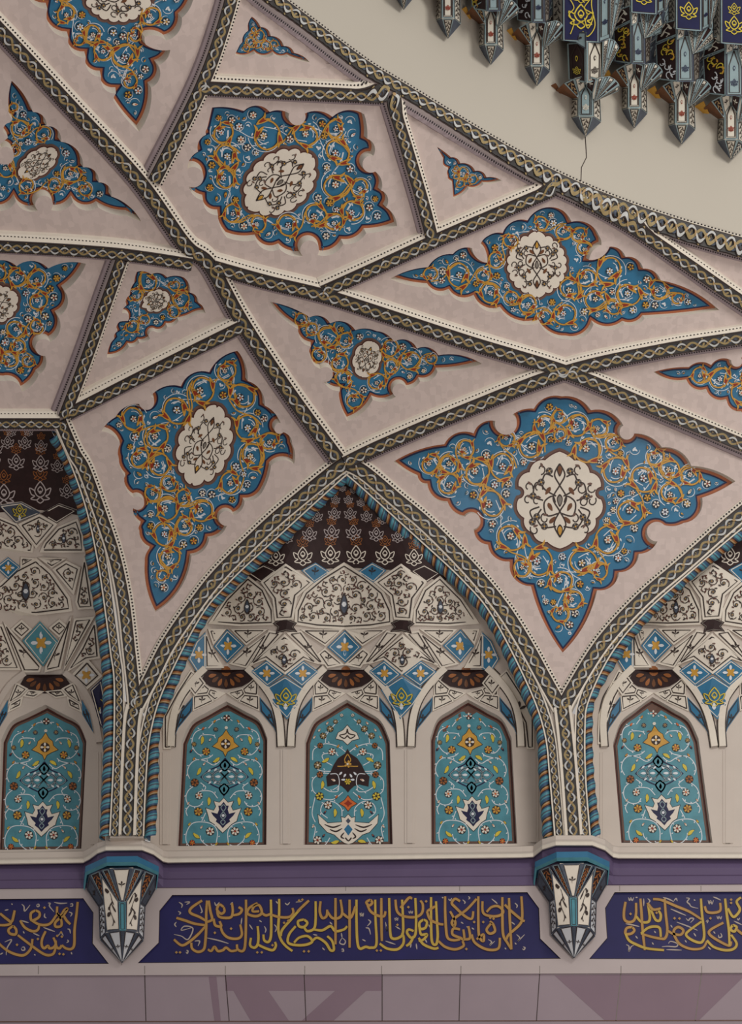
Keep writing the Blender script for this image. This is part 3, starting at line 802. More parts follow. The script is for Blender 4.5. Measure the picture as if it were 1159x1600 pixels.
def window(label, key, S, typ):
    w = WINS[key]
    out = win_outline(w)
    T = Thing('arched_tile_panel', label, 'tile panel')
    n = len(out)
    dp = -.09
    i1 = inset(out, 1.2)
    T.root.add(np.vstack([S(out, 0), S(i1, dp)]), [(i, (i + 1) % n, n + (i + 1) % n, n + i) for i in range(n)], 'cream')
    fill(T.root, i1, 'maroon', dp, S, 18)
    fr = T.part('border_line', label='dark and bronze border line')
    fill(fr, inset(out, 3.2), 'ink', dp + .003, S, 18)
    fill(fr, inset(out, 4.4), 'taupe', dp + .006, S, 18)
    fd = T.part('teal_field', label='teal glazed field')
    fill(fd, inset(out, 7.4), 'teal', dp + .009, S, 18)
    a_, b_, c_, d_, e_ = [A(q) for q in w]
    foot = (a_ + e_) / 2
    def X(p, zt, zb, half):
        p = A(p)
        t = (p[:, 1] - zt) / (zb - zt)
        cx = c_[0] + (foot[0] - c_[0]) * t
        y = c_[1] + (foot[1] - c_[1]) * t
        sc = (d_[0] - b_[0]) / 2 / half
        return np.stack([cx + p[:, 0] * sc, y], 1)
    if typ == 'A': f = lambda p: X(p, 100, 1485, 412)
    else: f = lambda p: X(p, 78, 1475, 412)
    vin = fd
    mot = fd
    flo = fd
    hv, hm, hf = dp + .011, dp + .012, dp + .014
    mir = lambda pts, s: [(x * s, y) for x, y in pts]
    def sym(half): return [(x, y) for x, y in half] + [(-x, y) for x, y in half[::-1] if abs(x) > 1]
    if typ == 'A':
        vines = [[(0, 250), (70, 240), (130, 285), (170, 330)], [(100, 430), (130, 400), (230, 400), (262, 440)],
                 [(190, 325), (290, 370), (325, 450), (310, 530), (250, 590), (180, 580)], [(50, 650), (110, 690), (190, 650), (280, 640), (340, 690), (360, 760), (335, 820)],
                 [(260, 870), (340, 930), (365, 1000), (345, 1060), (290, 1090), (230, 1080), (200, 1040)], [(60, 1010), (120, 945), (220, 940), (265, 965)],
                 [(170, 1150), (205, 1230)], [(60, 1450), (50, 1340), (90, 1270), (180, 1240), (290, 1250), (345, 1330), (350, 1420), (320, 1470)], [(50, 1450), (130, 1470), (200, 1420), (215, 1370)],
                 [(120, 590), (160, 620), (250, 640)], [(230, 860), (180, 900), (190, 930)], [(330, 1080), (360, 1130), (345, 1180)]]
        fl = [(100, 340, 24, 'grey', 'gold'), (305, 490, 25, 'olive', 'gold'), (185, 560, 40, 'gold', 'orange'), (285, 860, 42, 'bronze', 'ink'), (240, 985, 38, 'white', 'orange'), (240, 1140, 44, 'gold', 'bronze'), (120, 1330, 44, 'white', 'red'), (290, 1440, 30, 'orange', 'gold')]
        lv = [(230, 450, 1.4), (85, 640, .6), (250, 750, 1.1), (145, 1040, 1.5), (250, 1370, -.7)]
        bd = [(150, 445, 'white'), (300, 630, 'gold'), (200, 680, 'white'), (322, 1260, 'yellow'), (55, 1450, 'yellow'), (220, 335, 'orange'), (110, 262, 'gold'), (330, 555, 'navy'), (205, 1290, 'white'), (340, 1060, 'white')]
        gp = sym([(0, 345), (32, 400), (70, 430), (78, 470), (124, 510), (64, 535), (20, 560), (0, 605)])
        fill(mot, inset(f(gp), -.9), 'ink', hm, S); fill(mot, f(gp), 'gold', hm + .0015, S)
        petal_flower(mot, f([(0, 488)])[0], 7, 4, 'white', 'gold', S, hm + .006, 'ink', 0)
        kn = [(0, 625), (60, 700), (110, 722), (160, 742), (230, 805), (150, 862), (100, 890), (50, 912), (0, 990)]
        for q in (sym(kn),): stroke(mot, f(q + [q[0]]), 2.0, 'navy', hm, S)
        for s in (1, -1):
            for pts in ([(0, 640), (45, 690), (0, 745), (-45, 690), (0, 640)], [(0, 800), (60, 750), (115, 800), (60, 850), (0, 800)], [(100, 800), (155, 755), (215, 805), (155, 850), (100, 800)], [(0, 870), (45, 915), (0, 975), (-45, 915), (0, 870)], [(-60, 740), (0, 800), (60, 870)], [(20, 720), (90, 745), (120, 790), (90, 860), (20, 880)]):
                q = f(spline(mir(pts, s), 5))
                stroke(mot, q, 2.2, 'navy', hm + .001, S)
                stroke(mot, q, 1.1, 'aqua', hm + .002, S)
            for x, y in ((65, 802), (155, 803), (0, 690), (0, 925)):
                fan(mot, xf(DROP, f([(x * s, y)])[0], 4.4, 1.57 if x == 0 else 0), 'pearl', hm + .003, S)
            for x, y in ((90, 735), (90, 860), (40, 750), (150, 745), (140, 860)):
                fan(mot, xf(DROP, f([(x * s, y)])[0], 3.0, .7 * s), 'pearl', hm + .003, S)
        wp = sym([(0, 1010), (40, 1052), (92, 1040), (72, 1090), (92, 1130), (168, 1108), (142, 1180), (130, 1230), (80, 1262), (45, 1300), (0, 1342)])
        fill(mot, inset(f(wp), -.9), 'ink', hm, S); fill(mot, f(wp), 'white', hm + .0015, S)
        ip = sym([(0, 1045), (28, 1082), (50, 1082), (42, 1120), (56, 1160), (118, 1145), (96, 1180), (60, 1215), (70, 1235), (30, 1265), (0, 1300)])
        fill(mot, f(ip), 'navy', hm + .003, S)
        for s in (1, -1): stroke(mot, f(spline(mir([(0, 1070), (24, 1100), (0, 1140), (-26, 1180), (0, 1215), (22, 1240), (0, 1270)], s), 5)), 1.3, 'aqua', hm + .0045, S)
        fan(mot, circle(f([(0, 1178)])[0], 2.4, 7), 'pearl', hm + .0055, S)
        petal_flower(mot, f([(0, 228)])[0], 5, 4, 'white', 'red', S, hm, 'ink', 0)
        fan(mot, circle(f([(0, 322)])[0], 2.6, 8), 'white', hm + .0015, S)
    else:
        vines = [[(20, 560), (90, 510), (200, 480), (280, 500)], [(250, 490), (330, 540), (340, 640)], [(90, 600), (130, 570), (240, 585), (230, 640), (150, 690)], [(150, 750), (270, 740), (320, 700)],
                 [(170, 770), (260, 770), (340, 830), (340, 930), (290, 980)], [(90, 880), (100, 940), (180, 940), (260, 890)], [(50, 950), (150, 1020), (260, 1010)], [(320, 1000), (350, 1150), (320, 1240)],
                 [(60, 1180), (70, 1100), (150, 1040), (240, 1060), (265, 1140), (200, 1200)], [(340, 1400), (320, 1300), (345, 1260)], [(180, 1390), (230, 1460), (300, 1470)], [(60, 235), (130, 300), (200, 390), (215, 480)]]
        fl = [(165, 335, 34, 'olive', 'white'), (235, 405, 34, 'olive', 'white'), (110, 262, 24, 'olive', 'white'), (150, 560, 38, 'white', 'orange'), (290, 690, 40, 'olive', 'white'), (270, 780, 34, 'bronze', 'ink'), (275, 990, 42, 'yellow', 'ink'), (195, 1075, 42, 'white', 'bronze'), (300, 1415, 44, 'white', 'red'), (265, 500, 30, 'bronze', 'ink'), (50, 200, 18, 'white', 'grey')]
        lv = [(215, 640, .5), (250, 880, 1.4), (130, 1150, 1.5), (130, 1430, .2)]
        bd = [(90, 505, 'gold'), (110, 995, 'orange'), (340, 1280, 'white'), (240, 1370, 'navy'), (225, 1145, 'navy'), (320, 420, 'white'), (270, 350, 'white'), (190, 280, 'white')]
        def motif(half, m1, m2, sc_, cy, hh=hm):
            q = sym(half)
            fill(mot, inset(f(q), -.9), 'ink', hh, S); fill(mot, f(q), m1, hh + .0012, S)
            if m2:
                q2 = [(x * sc_, cy + (y - cy) * sc_) for x, y in q]
                fill(mot, f(q2), m2, hh + .002, S)
        motif([(0, 295), (40, 345), (88, 372), (112, 432), (45, 448), (0, 490)], 'white', None, 0, 0)
        for s in (1, -1): stroke(mot, f(spline(mir([(0, 330), (14, 380), (75, 400), (30, 430), (0, 400)], s), 5)), 1.8, 'ink', hm + .003, S)
        motif([(0, 540), (22, 580), (90, 625), (130, 685), (165, 760), (205, 800), (195, 890), (110, 870), (60, 885), (20, 920), (0, 945)], 'dark', None, 0, 0)
        for s in (1, -1):
            stroke(mot, f(spline(mir([(0, 580), (30, 640), (0, 690), (50, 700), (100, 700)], s), 5)), 1.3, 'gold', hm + .003, S)
            stroke(mot, f(spline(mir([(170, 775), (100, 780), (85, 880), (150, 930)], s), 5)), 1.2, 'pearl', hm + .003, S)
            bud(mot, f([(140 * s, 835)])[0], 3.6, .4, 'white', 'orange', S, hm + .006)
            for x, y, t in ((70, 770, .8), (45, 830, 0), (30, 790, 1)): fan(mot, xf(DROP, f([(x * s, y)])[0], 3.4, t * s), 'pearl', hm + .003, S)
        petal_flower(mot, f([(0, 680)])[0], 6, 5, 'gold', 'white', S, hm + .006, None, 0)
        petal_flower(mot, f([(0, 850)])[0], 5, 6, 'yellow', 'gold', S, hm + .006, None, 0)
        motif([(0, 985), (30, 1025), (82, 1060), (30, 1090), (0, 1130)], 'orange', 'red', .5, 1060)
        motif([(0, 1165), (32, 1200), (66, 1190), (60, 1240), (200, 1250), (292, 1168), (282, 1250), (205, 1335), (135, 1360), (92, 1400), (40, 1440), (0, 1452)], 'white', None, 0, 0)
        for s in (1, -1):
            for pts in ([(70, 1265), (150, 1290), (230, 1262)], [(60, 1300), (120, 1330), (180, 1310)], [(40, 1340), (70, 1380), (40, 1400)]):
                stroke(mot, f(spline(mir(pts, s), 5)), 2.6, 'ink', hm + .003, S, taper='both')
        fan(mot, f(sym([(0, 1200), (24, 1228), (0, 1255)])), 'slate', hm + .003, S)
        fan(mot, f(sym([(0, 1260), (42, 1310), (0, 1370)])), 'blue', hm + .003, S)
        stroke(mot, f(spline([(-30, 1390), (0, 1420), (30, 1390)], 5)), 2.2, 'ink', hm + .003, S)
    for s in (1, -1):
        for q in vines: 
            pp = f(spline(mir(q, s), 6))
            stroke(vin, pp, 1.3, 'pearl', hv, S)
            for i in range(4, len(pp) - 2, 7):
                dv = pp[i + 1] - pp[i]
                fan(vin, xf(DROP, pp[i] + A((-dv[1], dv[0])) * .8, 1.7, math.atan2(dv[1], dv[0]) + .8), 'pearl', hv + .003, S)
        for x, y, r, c1, c2 in fl: petal_flower(flo, f([(x * s, y)])[0], r / 7.0, 6, c1, c2, S, hf, 'ink', .3)
        for x, y, t in lv:
            c = f([(x * s, y)])[0]
            fan(flo, xf(LEAF, c, 7.2, t if s > 0 else math.pi - t), 'ink', hf, S)
            fan(flo, xf(LEAF, c, 6.4, t if s > 0 else math.pi - t), 'yellow', hf + .003, S)
        for x, y, c1 in bd: bud(flo, f([(x * s, y)])[0], 2.9, .9 if s > 0 else 2.2, c1, 'orange', S, hf)
    T.build()
window('teal arched tile panel with gold palmette, leftmost of the three under the central arch', 'M0', SM, 'A')
window('teal arched tile panel with a dark maroon palmette in the middle under the central arch', 'M1', SM, 'B')
window('teal arched tile panel with gold palmette, rightmost of the three under the central arch', 'M2', SM, 'A')
window('teal arched tile panel at the left edge of the photo, left of the left column', 'L0', SL, 'A')
window('teal arched tile panel at the right edge of the photo, right of the right column', 'R0', SR, 'A')

# ---- tile work of the niches
def sprig(bm, c, r, a, S, h, m='ink'):
    for s, l in ((-1.05, .62), (0, .8), (1.05, .62)):
        fan(bm, xf(DROP, (c[0] + l * r * math.cos(a + s), c[1] + l * r * math.sin(a + s)), (r * .62, r * .52), a + s), m, h, S)
    stroke(bm, spline([c, (c[0] - r * .5 * math.cos(a + .5), c[1] - r * .5 * math.sin(a + .5)), (c[0] - r * math.cos(a), c[1] - r * math.sin(a))], 4), max(.7, r * .16), m, h, S, taper='end')
def palmette(bm, c, r, S, h, m):
    wd = max(.9, r * .10)
    for s in (1, -1):
        for pts in ([(0, -.95), (.32, -.55), (.5, -.1), (.3, .3), (0, .45)], [(.45, -.1), (.95, -.35), (.8, .2), (.5, .35), (.85, .6), (.35, .7), (.1, .5)], [(0, .45), (.3, .75), (0, 1.0)], [(0, -.5), (.22, -.2), (0, .15)]):
            stroke(bm, xf(spline([(x * s, y) for x, y in pts], 4), c, r), wd, m, h, S)
    fan(bm, circle(c, r * .13, 6), m, h, S)
def arab(bm, poly, S, h, seed, dens=1.):
    random.seed(seed); np.random.seed(seed)
    g = pack(poly, None, 3.0, 8.5, .8, None, -.5, N=1100)
    for c, r in g:
        a0 = random.random() * 6.3; sg = random.choice((-1, 1))
        stroke(bm, arc(c, r * 1.05, a0, a0 + sg * 5.6, 15, r * .3), 1.35, 'ink', h, S)
        for q in (1.2, 3.0, 4.4):
            an = a0 + sg * q
            fan(bm, xf(DROP, (c[0] + r * .8 * math.cos(an), c[1] + r * .8 * math.sin(an)), 2.4, an + 1), random.choice(('ink', 'taupe', 'taupe', 'maroon')), h + .003, S)
        if r > 5: petal_flower(bm, c, 2.6, 5, 'grey', 'gold', S, h + .003, 'ink')
def cell(base, lines, poly, S, m='white', hh=.035, orn=None, seed=1, line='ink', ins=3.2, lw=1.5):
    p = inset(A(poly), -1.3)
    slab(base, p, m, 'cream', hh, S, -.01, 14)
    ins += 1.0; lw *= 1.35 if line == 'ink' else 1
    q = inset(p, ins)
    stroke(lines, np.vstack([q, q[:1]]), lw, line, hh + .004, S, closed=False)
    c = p.mean(0); sz = math.sqrt(abs(.5 * np.sum(p[:, 0] * np.roll(p[:, 1], -1) - np.roll(p[:, 0], -1) * p[:, 1])))
    h = hh + .006
    if orn == 'arab': arab(lines, inset(p, ins + 2), S, h, seed)
    elif orn == 'sprig': sprig(lines, c, sz * .2, -1.57, S, h)
    elif orn == 'motif':
        arab(lines, inset(p, ins + 2), S, h, seed)
        fan(lines, xf(DROP, c, (sz * .17, sz * .15), 1.57), 'ink', h + .008, S); fan(lines, xf(DROP, c, (sz * .13, sz * .11), 1.57), 'slate', h + .011, S)
        fan(lines, circle(c, sz * .04, 6), 'pearl', h + .013, S)
    elif orn == 'star':
        for k in range(4): fan(lines, xf(DROP, (c[0] + sz * .24 * math.cos(k * 1.571), c[1] + sz * .24 * math.sin(k * 1.571)), sz * .14, k * 1.571), 'pearl', h, S)
        for k in range(4): fan(lines, xf(DROP, (c[0] + sz * .1 * math.cos(k * 1.571 + .785), c[1] + sz * .1 * math.sin(k * 1.571 + .785)), sz * .15, k * 1.571 + .785), 'gold', h + .003, S)
        fan(lines, circle(c, sz * .14, 8), 'gold', h + .005, S)
    elif orn == 'fleur':
        palmette(lines, c, sz * .34, S, h, 'ink'); palmette(lines, (c[0] + .4, c[1] - .3), sz * .32, S, h + .003, 'yellow')
        fan(lines, xf(DROP, (c[0], c[1] + sz * .3), sz * .13, 1.57), 'pearl', h + .003, S)

def spline_free(q, poly):
    """keep a cell inside its niche: stray corners slide to the niche's edge"""
    ok = inside(q, poly)
    if ok.all(): return q
    if ok.sum() < len(q) * .5: return None
    a = A(poly); b = np.roll(a, -1, 0); ab = b - a
    q = q.copy()
    for i in np.where(~ok)[0]:
        t = np.clip(((q[i] - a) * ab).sum(1) / ((ab * ab).sum(1) + 1e-9), 0, 1)
        c = a + t[:, None] * ab
        q[i] = c[np.argmin(np.linalg.norm(c - q[i], axis=1))]
    return q
def muqarnas(label, S, MX, ctr, poly, wins, cs, pal, apex, dome, clip, extra=None, strips=()):
    """MX maps sketch coordinates to the wall; ctr mirrors the half drawing"""
    T = Thing('muqarnas_niche', label, 'niche')
    T.root = niche_base('x', poly, S, wins)
    for px_, ya, yb_ in strips:
        for o_, hh_ in ((0, .012), (4, .02)):
            slab(T.root, [(px_ - 8 + o_, ya), (px_ + 8 - o_, ya), (px_ + 8 - o_, yb_), (px_ - 8 + o_, yb_)], 'cream', 'cream', hh_, S, -.01, 30)
    dm = T.part('half_dome', label='dark brown half dome')
    fill(dm, dome, 'dark', .012, S, 14)
    pm = dm
    for x, y, r in pal:
        c = MX([(x, y)])[0]
        if not clip(c): continue
        s = r / 2.318 * .92
        palmette(pm, c, s, S, .02, 'white' if r > 33 else 'frame')
        palmette(pm, (c[0], c[1] - s * 1.45), s * .62, S, .018, 'bronze')
    wc, bc = 'cream_cell', 'blue_tile'; wl = bs = hd = hl = rb = None
    def D0(bb, q, seed=1, **kw):
        if bb is dm: bb = 'dark_tile'
        m = T.part(bb, label={'cream_cell': None, 'blue_tile': 'blue glazed tile', 'dark_tile': 'dark brown tile'}[bb])
        cell(m, m, q, S, seed=seed, **kw)
    def C(bb, ll, pts, seed=1, **kw):
        q = spline_free(MX(pts), poly)
        if q is not None: D0(bb, q, seed, **kw)
    both = lambda pts: (pts, [(2 * ctr - x, y) for x, y in pts[::-1]])
    if ctr:
        lun = [(550, 370), (470, 420), (405, 475), (375, 540), (372, 590), (450, 603), (550, 608)]
        C(wc, wl, lun + [(2 * ctr - x, y) for x, y in lun[::-1] if abs(x - ctr) > 1], 5, orn='motif', ins=4, hh=.03)
        seed = 30
        for pts, kw in (([(340, 378), (432, 440), (375, 490), (362, 572), (308, 576), (300, 500), (258, 440)], dict(orn='arab', hh=.06)),
                        ([(205, 420), (262, 465), (296, 540), (298, 592), (180, 596), (62, 588), (125, 500)], dict(orn='motif', hh=.03))):
            for q in both(pts): seed += 1; C(wc, wl, q, seed, **kw)
        for q in both([(398, 398), (445, 372), (492, 402), (440, 438)]): C(bc, bs, q, m='blue', line='white', ins=1.0, orn='sprig')
        for q in both([(210, 408), (262, 380), (305, 400), (255, 438)]): C(dm, wl, q, m='dark', line='white', ins=1.0)
        for q in both([(300, 590), (322, 575), (345, 575), (374, 588), (362, 602), (375, 618), (340, 614), (310, 622), (316, 602)]): C(dm, wl, q, m='dark', line='grey', ins=.8, lw=1)
        C(bc, bs, [(553, 618), (612, 675), (555, 728), (492, 675)], m='blue', line='white', ins=1.5, orn='star')
        for q in both([(130, 615), (190, 670), (130, 728), (80, 672)]): C(bc, bs, q, m='blue', line='white', ins=1.5, orn='star')
        for pts in ([(397, 613), (540, 613), (480, 668)], [(478, 682), (545, 738), (488, 748), (455, 700)], [(348, 625), (392, 618), (474, 735), (456, 732)], [(148, 612), (272, 612), (200, 665)],
                    [(200, 682), (142, 735), (200, 748), (276, 625)], [(60, 612), (120, 612), (76, 662)], [(48, 625), (72, 685), (112, 748), (48, 748)], [(325, 625), (282, 618), (208, 748), (228, 735)]):
            for q in both(pts): C(wc, wl, q, orn='sprig', ins=2.4, lw=1.3)
        for q in both([(15, 655), (46, 625), (46, 750), (20, 768), (-12, 718)]): C(bc, bs, q, m='blue', line='white', ins=1.2, orn='star')
        for q in both([(18, 772), (44, 806), (10, 850), (-22, 806)]): C(wc, wl, q, orn='sprig', ins=2.2)
        for q in both([(336, 632), (452, 735), (402, 718), (338, 772), (272, 718), (214, 740)]): seed += 1; C(wc, wl, q, seed, orn='motif', hh=.05)
        for pts in ([(275, 728), (330, 775), (278, 815), (222, 765)], [(400, 728), (452, 765), (395, 815), (345, 775)]):
            for q in both(pts): C(bc, bs, q, m='blue', line='white', ins=1.2, orn='star', hh=.05)
        for q in both([(338, 785), (408, 832), (380, 880), (345, 935), (300, 880), (268, 830)]): C(bc, bs, q, m='blue', line='white', ins=1.2, orn='fleur', hh=.05)
    for c0 in cs:
        for s in (-1, 1):
            K = lambda pts: [(c0 + s * x * 2.318, (y - 720) * 2.318) for x, y in (pts if s < 0 else pts[::-1])]
            rp = MX(spline([(c0 + s * x * 2.318, (y - 720) * 2.318) for x, y in [(34, 1044), (52, 1062), (73, 1091), (83, 1125), (86, 1168)]], 5))
            rp = resample(A([q for q in rp if clip(q)]), 4)[0] if sum(clip(q) for q in rp) > 3 else []
            if len(rp) > 2:
                rb = T.part('hood_rib', label='plain curved rib')
                rib_profile(rb, rp, [(-6, -.01), (-5, .05), (5, .05), (6, -.01)], ['white'] * 3, S)
                stroke(rb, offset_path(rp, 6.4), 1.9, 'ink', .014, S); stroke(rb, offset_path(rp, -6.4), 1.9, 'ink', .014, S)
            C(wc, wl, K([(51, 1088), (29, 1086), (21, 1096), (51, 1110)]), orn='sprig', ins=1.4, lw=1.4, hh=.02)
            C(wc, wl, K([(26, 1077), (3, 1084), (18, 1094), (29, 1085)]), orn='sprig', ins=1.4, lw=1.3, hh=.02)
            C(wc, wl, K([(50, 1070), (44, 1062), (27, 1077), (30, 1084), (49, 1086)]), orn='sprig', ins=1.4, lw=1.4, hh=.02)
            C(bc, bs, K([(84, 1160), (70, 1112), (54, 1092), (55, 1112), (76, 1138)]), m='blue', line='ink', ins=1.0, orn='sprig', hh=.02)
        hp = MX([(c0 - 68, 757), (c0 + 72, 757), (c0 + 96, 795), (c0 + 58, 818), (c0, 828), (c0 - 58, 818), (c0 - 92, 795)])
        if all(clip(q) for q in hp):
            hd = hl = T.part('window_hood', label='brown shell hood over a window')
            fill(hd, hp, 'dark', .012, S, 10)
            fan(hl, circle(MX([(c0, 762)])[0], 8, 10) * (1, 1), 'bronze', .018, S)
            for k in range(7):
                a = math.pi * (k + .5) / 7
                fan(hl, xf(DROP, MX([(c0 + 52 * math.cos(a), 770 + 36 * math.sin(a))])[0], 6.5, a), 'brown' if k % 2 else 'bronze', .02, S)
    if extra: extra(T, wc, wl, bc, bs, dm, hd, hl, D0)
    T.build()

def M2(p): p = A(p); return np.stack([300 + p[:, 0] / 2.318, 720 + p[:, 1] / 2.318], 1)
def M2R(p):
    q = M2(p)
    q[:, 0] += 667 + np.clip((q[:, 1] - 1090) / 230, 0, 1) * 26
    return q
PAL = [(305, 350, 34), (400, 345, 38), (500, 340, 39), (595, 340, 39), (700, 342, 38), (803, 350, 34),
       (345, 278, 24), (425, 265, 29), (505, 258, 31), (585, 258, 31), (668, 265, 29), (745, 275, 24),
       (395, 215, 20), (452, 200, 23), (515, 190, 25), (573, 190, 25), (632, 200, 23), (690, 212, 20),
       (470, 150, 17), (520, 140, 18), (566, 140, 18), (612, 150, 17), (505, 105, 14), (545, 98, 14), (585, 105, 14)]
polyM = np.vstack([RL_M[::-1], RR_M, [(856, 1334), (234, 1334)]])
polyM[:, 0] = polyM[:, 0] + 0
domeM = A([q for q in np.vstack([RL_M[::-1][RL_M[::-1][:, 1] < 905], RR_M[RR_M[:, 1] < 905]])])
domeM = np.vstack([domeM, [(690, 910), (541, 885), (392, 910)]])
inM = lambda q: bool(inside(A([q]), polyM)[0])
def exM(T, wc, wl, bc, bs, dm, hd, hl, C):
    for q in ([(257, 1170), (257, 1120), (276, 1082), (298, 1048), (312, 1060), (290, 1090), (270, 1130), (266, 1170)],):
        for qq in (q, [(1090 - x, y) for x, y in q[::-1]]):
            if all(inM(k) for k in qq): C(wc, A(qq), orn='sprig', ins=2, hh=.02)
muqarnas('large muqarnas niche of cream and blue tile cells under the central arch', SM, M2, 550, polyM, ['M0', 'M1', 'M2'], (124, 557, 992), PAL, (541, 735), domeM, inM, exM, ((446, 1172, 1319), (640, 1172, 1318), (258, 1176, 1320), (833, 1176, 1317)))

polyR = np.vstack([RL_R, [(932, 1334), (1240, 1334)]])
domeR = np.vstack([RL_R[::-1][RL_R[::-1][:, 1] < 905][:], [(1240, 766), (1240, 885), (1208, 885), (1060, 910)]])
inR = lambda q: bool(inside(A([q]), polyR)[0])
domeR = np.vstack([[(1066, 908)], RL_R[(RL_R[:, 1] < 905)][::-1], [(1240, 900)]])
def exR(T, wc, wl, bc, bs, dm, hd, hl, C):
    q = [(935, 1162), (936, 1118), (948, 1082), (966, 1048), (978, 1058), (960, 1090), (946, 1130), (944, 1162)]
    if all(inR(k) for k in q): C(wc, A(q), orn='sprig', ins=2, hh=.02)
muqarnas('muqarnas niche of cream and blue tile cells cut off by the right edge', SR, M2R, 550, polyR, ['R0'], (125, 553), PAL, (1210, 740), domeR, inR, exR, ((1137, 1172, 1318), (945, 1176, 1318)))

def L2(p): p = A(p); return np.stack([p[:, 0] / 3.3346, 640 + p[:, 1] / 3.3346], 1)
polyL = np.vstack([[(-120, 668), (78, 668)], RR_L, [(164, 1340), (-120, 1340)]])
inL = lambda q: bool(inside(A([q]), polyL)[0])
domeL = np.vstack([[(-120, 668), (78, 668)], RR_L[RR_L[:, 1] < 812], [(100, 800), (60, 796), (0, 800), (-120, 800)]])
def exL(T, wc, wl, bc, bs, dm, hd, hl, C):
    pm = dm
    for x, y, r in [(20, 440, 62), (210, 425, 62), (350, 420, 40), (-150, 440, 62), (85, 268, 46), (212, 275, 46), (-40, 268, 46), (130, 168, 36), (215, 185, 34), (40, 165, 36), (60, 110, 28), (150, 110, 26), (-20, 200, 36), (300, 290, 36)]:
        c = L2([(x, y)])[0]
        if inL(c):
            palmette(pm, c, r / 3.33 * .95, SL, .02, 'frame')
            palmette(pm, (c[0], c[1] - r / 3.33 * 1.5), r / 3.33 * .62, SL, .018, 'bronze')
    def D(pts, bb='cream_cell', ll=None, **kw):
        q = spline_free(L2(pts), polyL)
        if q is not None: C(bb, q, **kw)
    D([(0, 497), (110, 480), (205, 530), (80, 580)], bc, bs, m='slate', line='white', ins=1, orn='fleur')
    D([(222, 535), (310, 490), (398, 522), (300, 582)], dm, wl, m='dark', line='white', ins=1)
    D([(98, 592), (205, 542), (298, 592), (187, 712)], orn='motif', seed=41)
    D([(-160, 560), (0, 560), (85, 595), (172, 700), (165, 738), (-160, 745)], orn='arab', seed=42, hh=.02)
    D([(212, 738), (235, 690), (305, 612), (405, 570), (432, 650), (440, 738)], orn='motif', seed=43, hh=.02)
    D([(-20, 815), (40, 768), (100, 815), (40, 872)], bc, bs, m='blue', line='white', ins=1, orn='star')
    D([(110, 768), (175, 772), (108, 812)], orn='sprig', ins=2)
    D([(205, 768), (340, 775), (275, 815)], orn='sprig', ins=2)
    D([(187, 775), (270, 845), (365, 980), (375, 1045), (190, 1066), (-160, 1066), (-120, 960), (0, 905), (80, 830)], orn='motif', seed=44, hh=.02, ins=4)
    D([(285, 830), (350, 788), (420, 822), (388, 955)], orn='arab', seed=45)
    D([(445, 770), (465, 860), (490, 1030), (415, 1035), (402, 1000)], orn='arab', seed=46)
    D([(120, 1200), (210, 1105), (308, 1210), (228, 1330)], bc, bs, m='teal', line='white', ins=2, orn='star')
    D([(60, 1140), (110, 1095), (160, 1140), (110, 1185)], orn='sprig', ins=3); D([(265, 1135), (315, 1095), (360, 1135), (315, 1180)], orn='sprig', ins=3)
    D([(20, 1110), (55, 1150), (215, 1335), (205, 1362), (120, 1362)], orn='sprig', ins=3); D([(375, 1080), (318, 1345), (240, 1362), (245, 1335)], orn='sprig', ins=3)
    D([(395, 1090), (490, 1080), (340, 1350)], orn='arab', seed=47, ins=3); D([(-100, 1110), (10, 1120), (100, 1350), (-100, 1350)], orn='arab', seed=48, ins=3)
    D([(500, 1100), (520, 1290), (455, 1300), (360, 1360), (430, 1240)], orn='arab', seed=49, ins=3)
    D([(460, 1300), (530, 1385), (455, 1455), (380, 1385)], orn='star', ins=4, lw=1.8)
    D([(480, 1460), (530, 1410), (545, 1500), (555, 1690), (525, 1640)], bc, bs, m='navy', line='white', ins=1.4, orn='fleur')
    # hood over the window
    for s in (-1, 1):
        rp = L2(spline([(235 + s * 108, 1368), (235 + s * 185, 1430), (235 + s * 245, 1530), (235 + s * 270, 1640), (235 + s * 285, 1740)], 5))
        rb = T.part('hood_rib', label='plain curved rib')
        rib_profile(rb, rp, [(-5.5, -.01), (-4.5, .05), (4.5, .05), (5.5, -.01)], ['cream'] * 3, SL)
        f_ = lambda pts: [(235 + s * x, y) for x, y in (pts if s > 0 else pts[::-1])]
        D(f_([(95, 1455), (150, 1425), (190, 1530), (130, 1490)]), orn='sprig', ins=2.2, hh=.02); D(f_([(10, 1470), (88, 1462), (112, 1490), (60, 1500)]), orn='sprig', ins=2.2, hh=.02)
        D(f_([(120, 1500), (180, 1535), (190, 1575), (130, 1545)]), orn='sprig', ins=2.2, hh=.02); D(f_([(196, 1520), (230, 1590), (250, 1680), (200, 1590)]), bc, bs, m='blue', line='ink', ins=1.6, orn='sprig', hh=.02)
    hd = hl = T.part('window_hood', label='brown shell hood over a window')
    fill(hd, L2([(135, 1380), (330, 1380), (375, 1440), (310, 1470), (235, 1480), (160, 1470), (100, 1440)]), 'dark', .012, SL, 10)
    for k in range(7):
        a = math.pi * (k + .5) / 7
        fan(hl, xf(DROP, L2([(235 + 80 * math.cos(a), 1395 + 52 * math.sin(a))])[0], 6.5, a), 'brown' if k % 2 else 'bronze', .02, SL)
muqarnas('dark muqarnas niche under the left arch, cut off by the left edge', SL, L2, 0, polyL, ['L0'], (), [], None, domeL, inL, exL, ((150, 1176, 1320),))

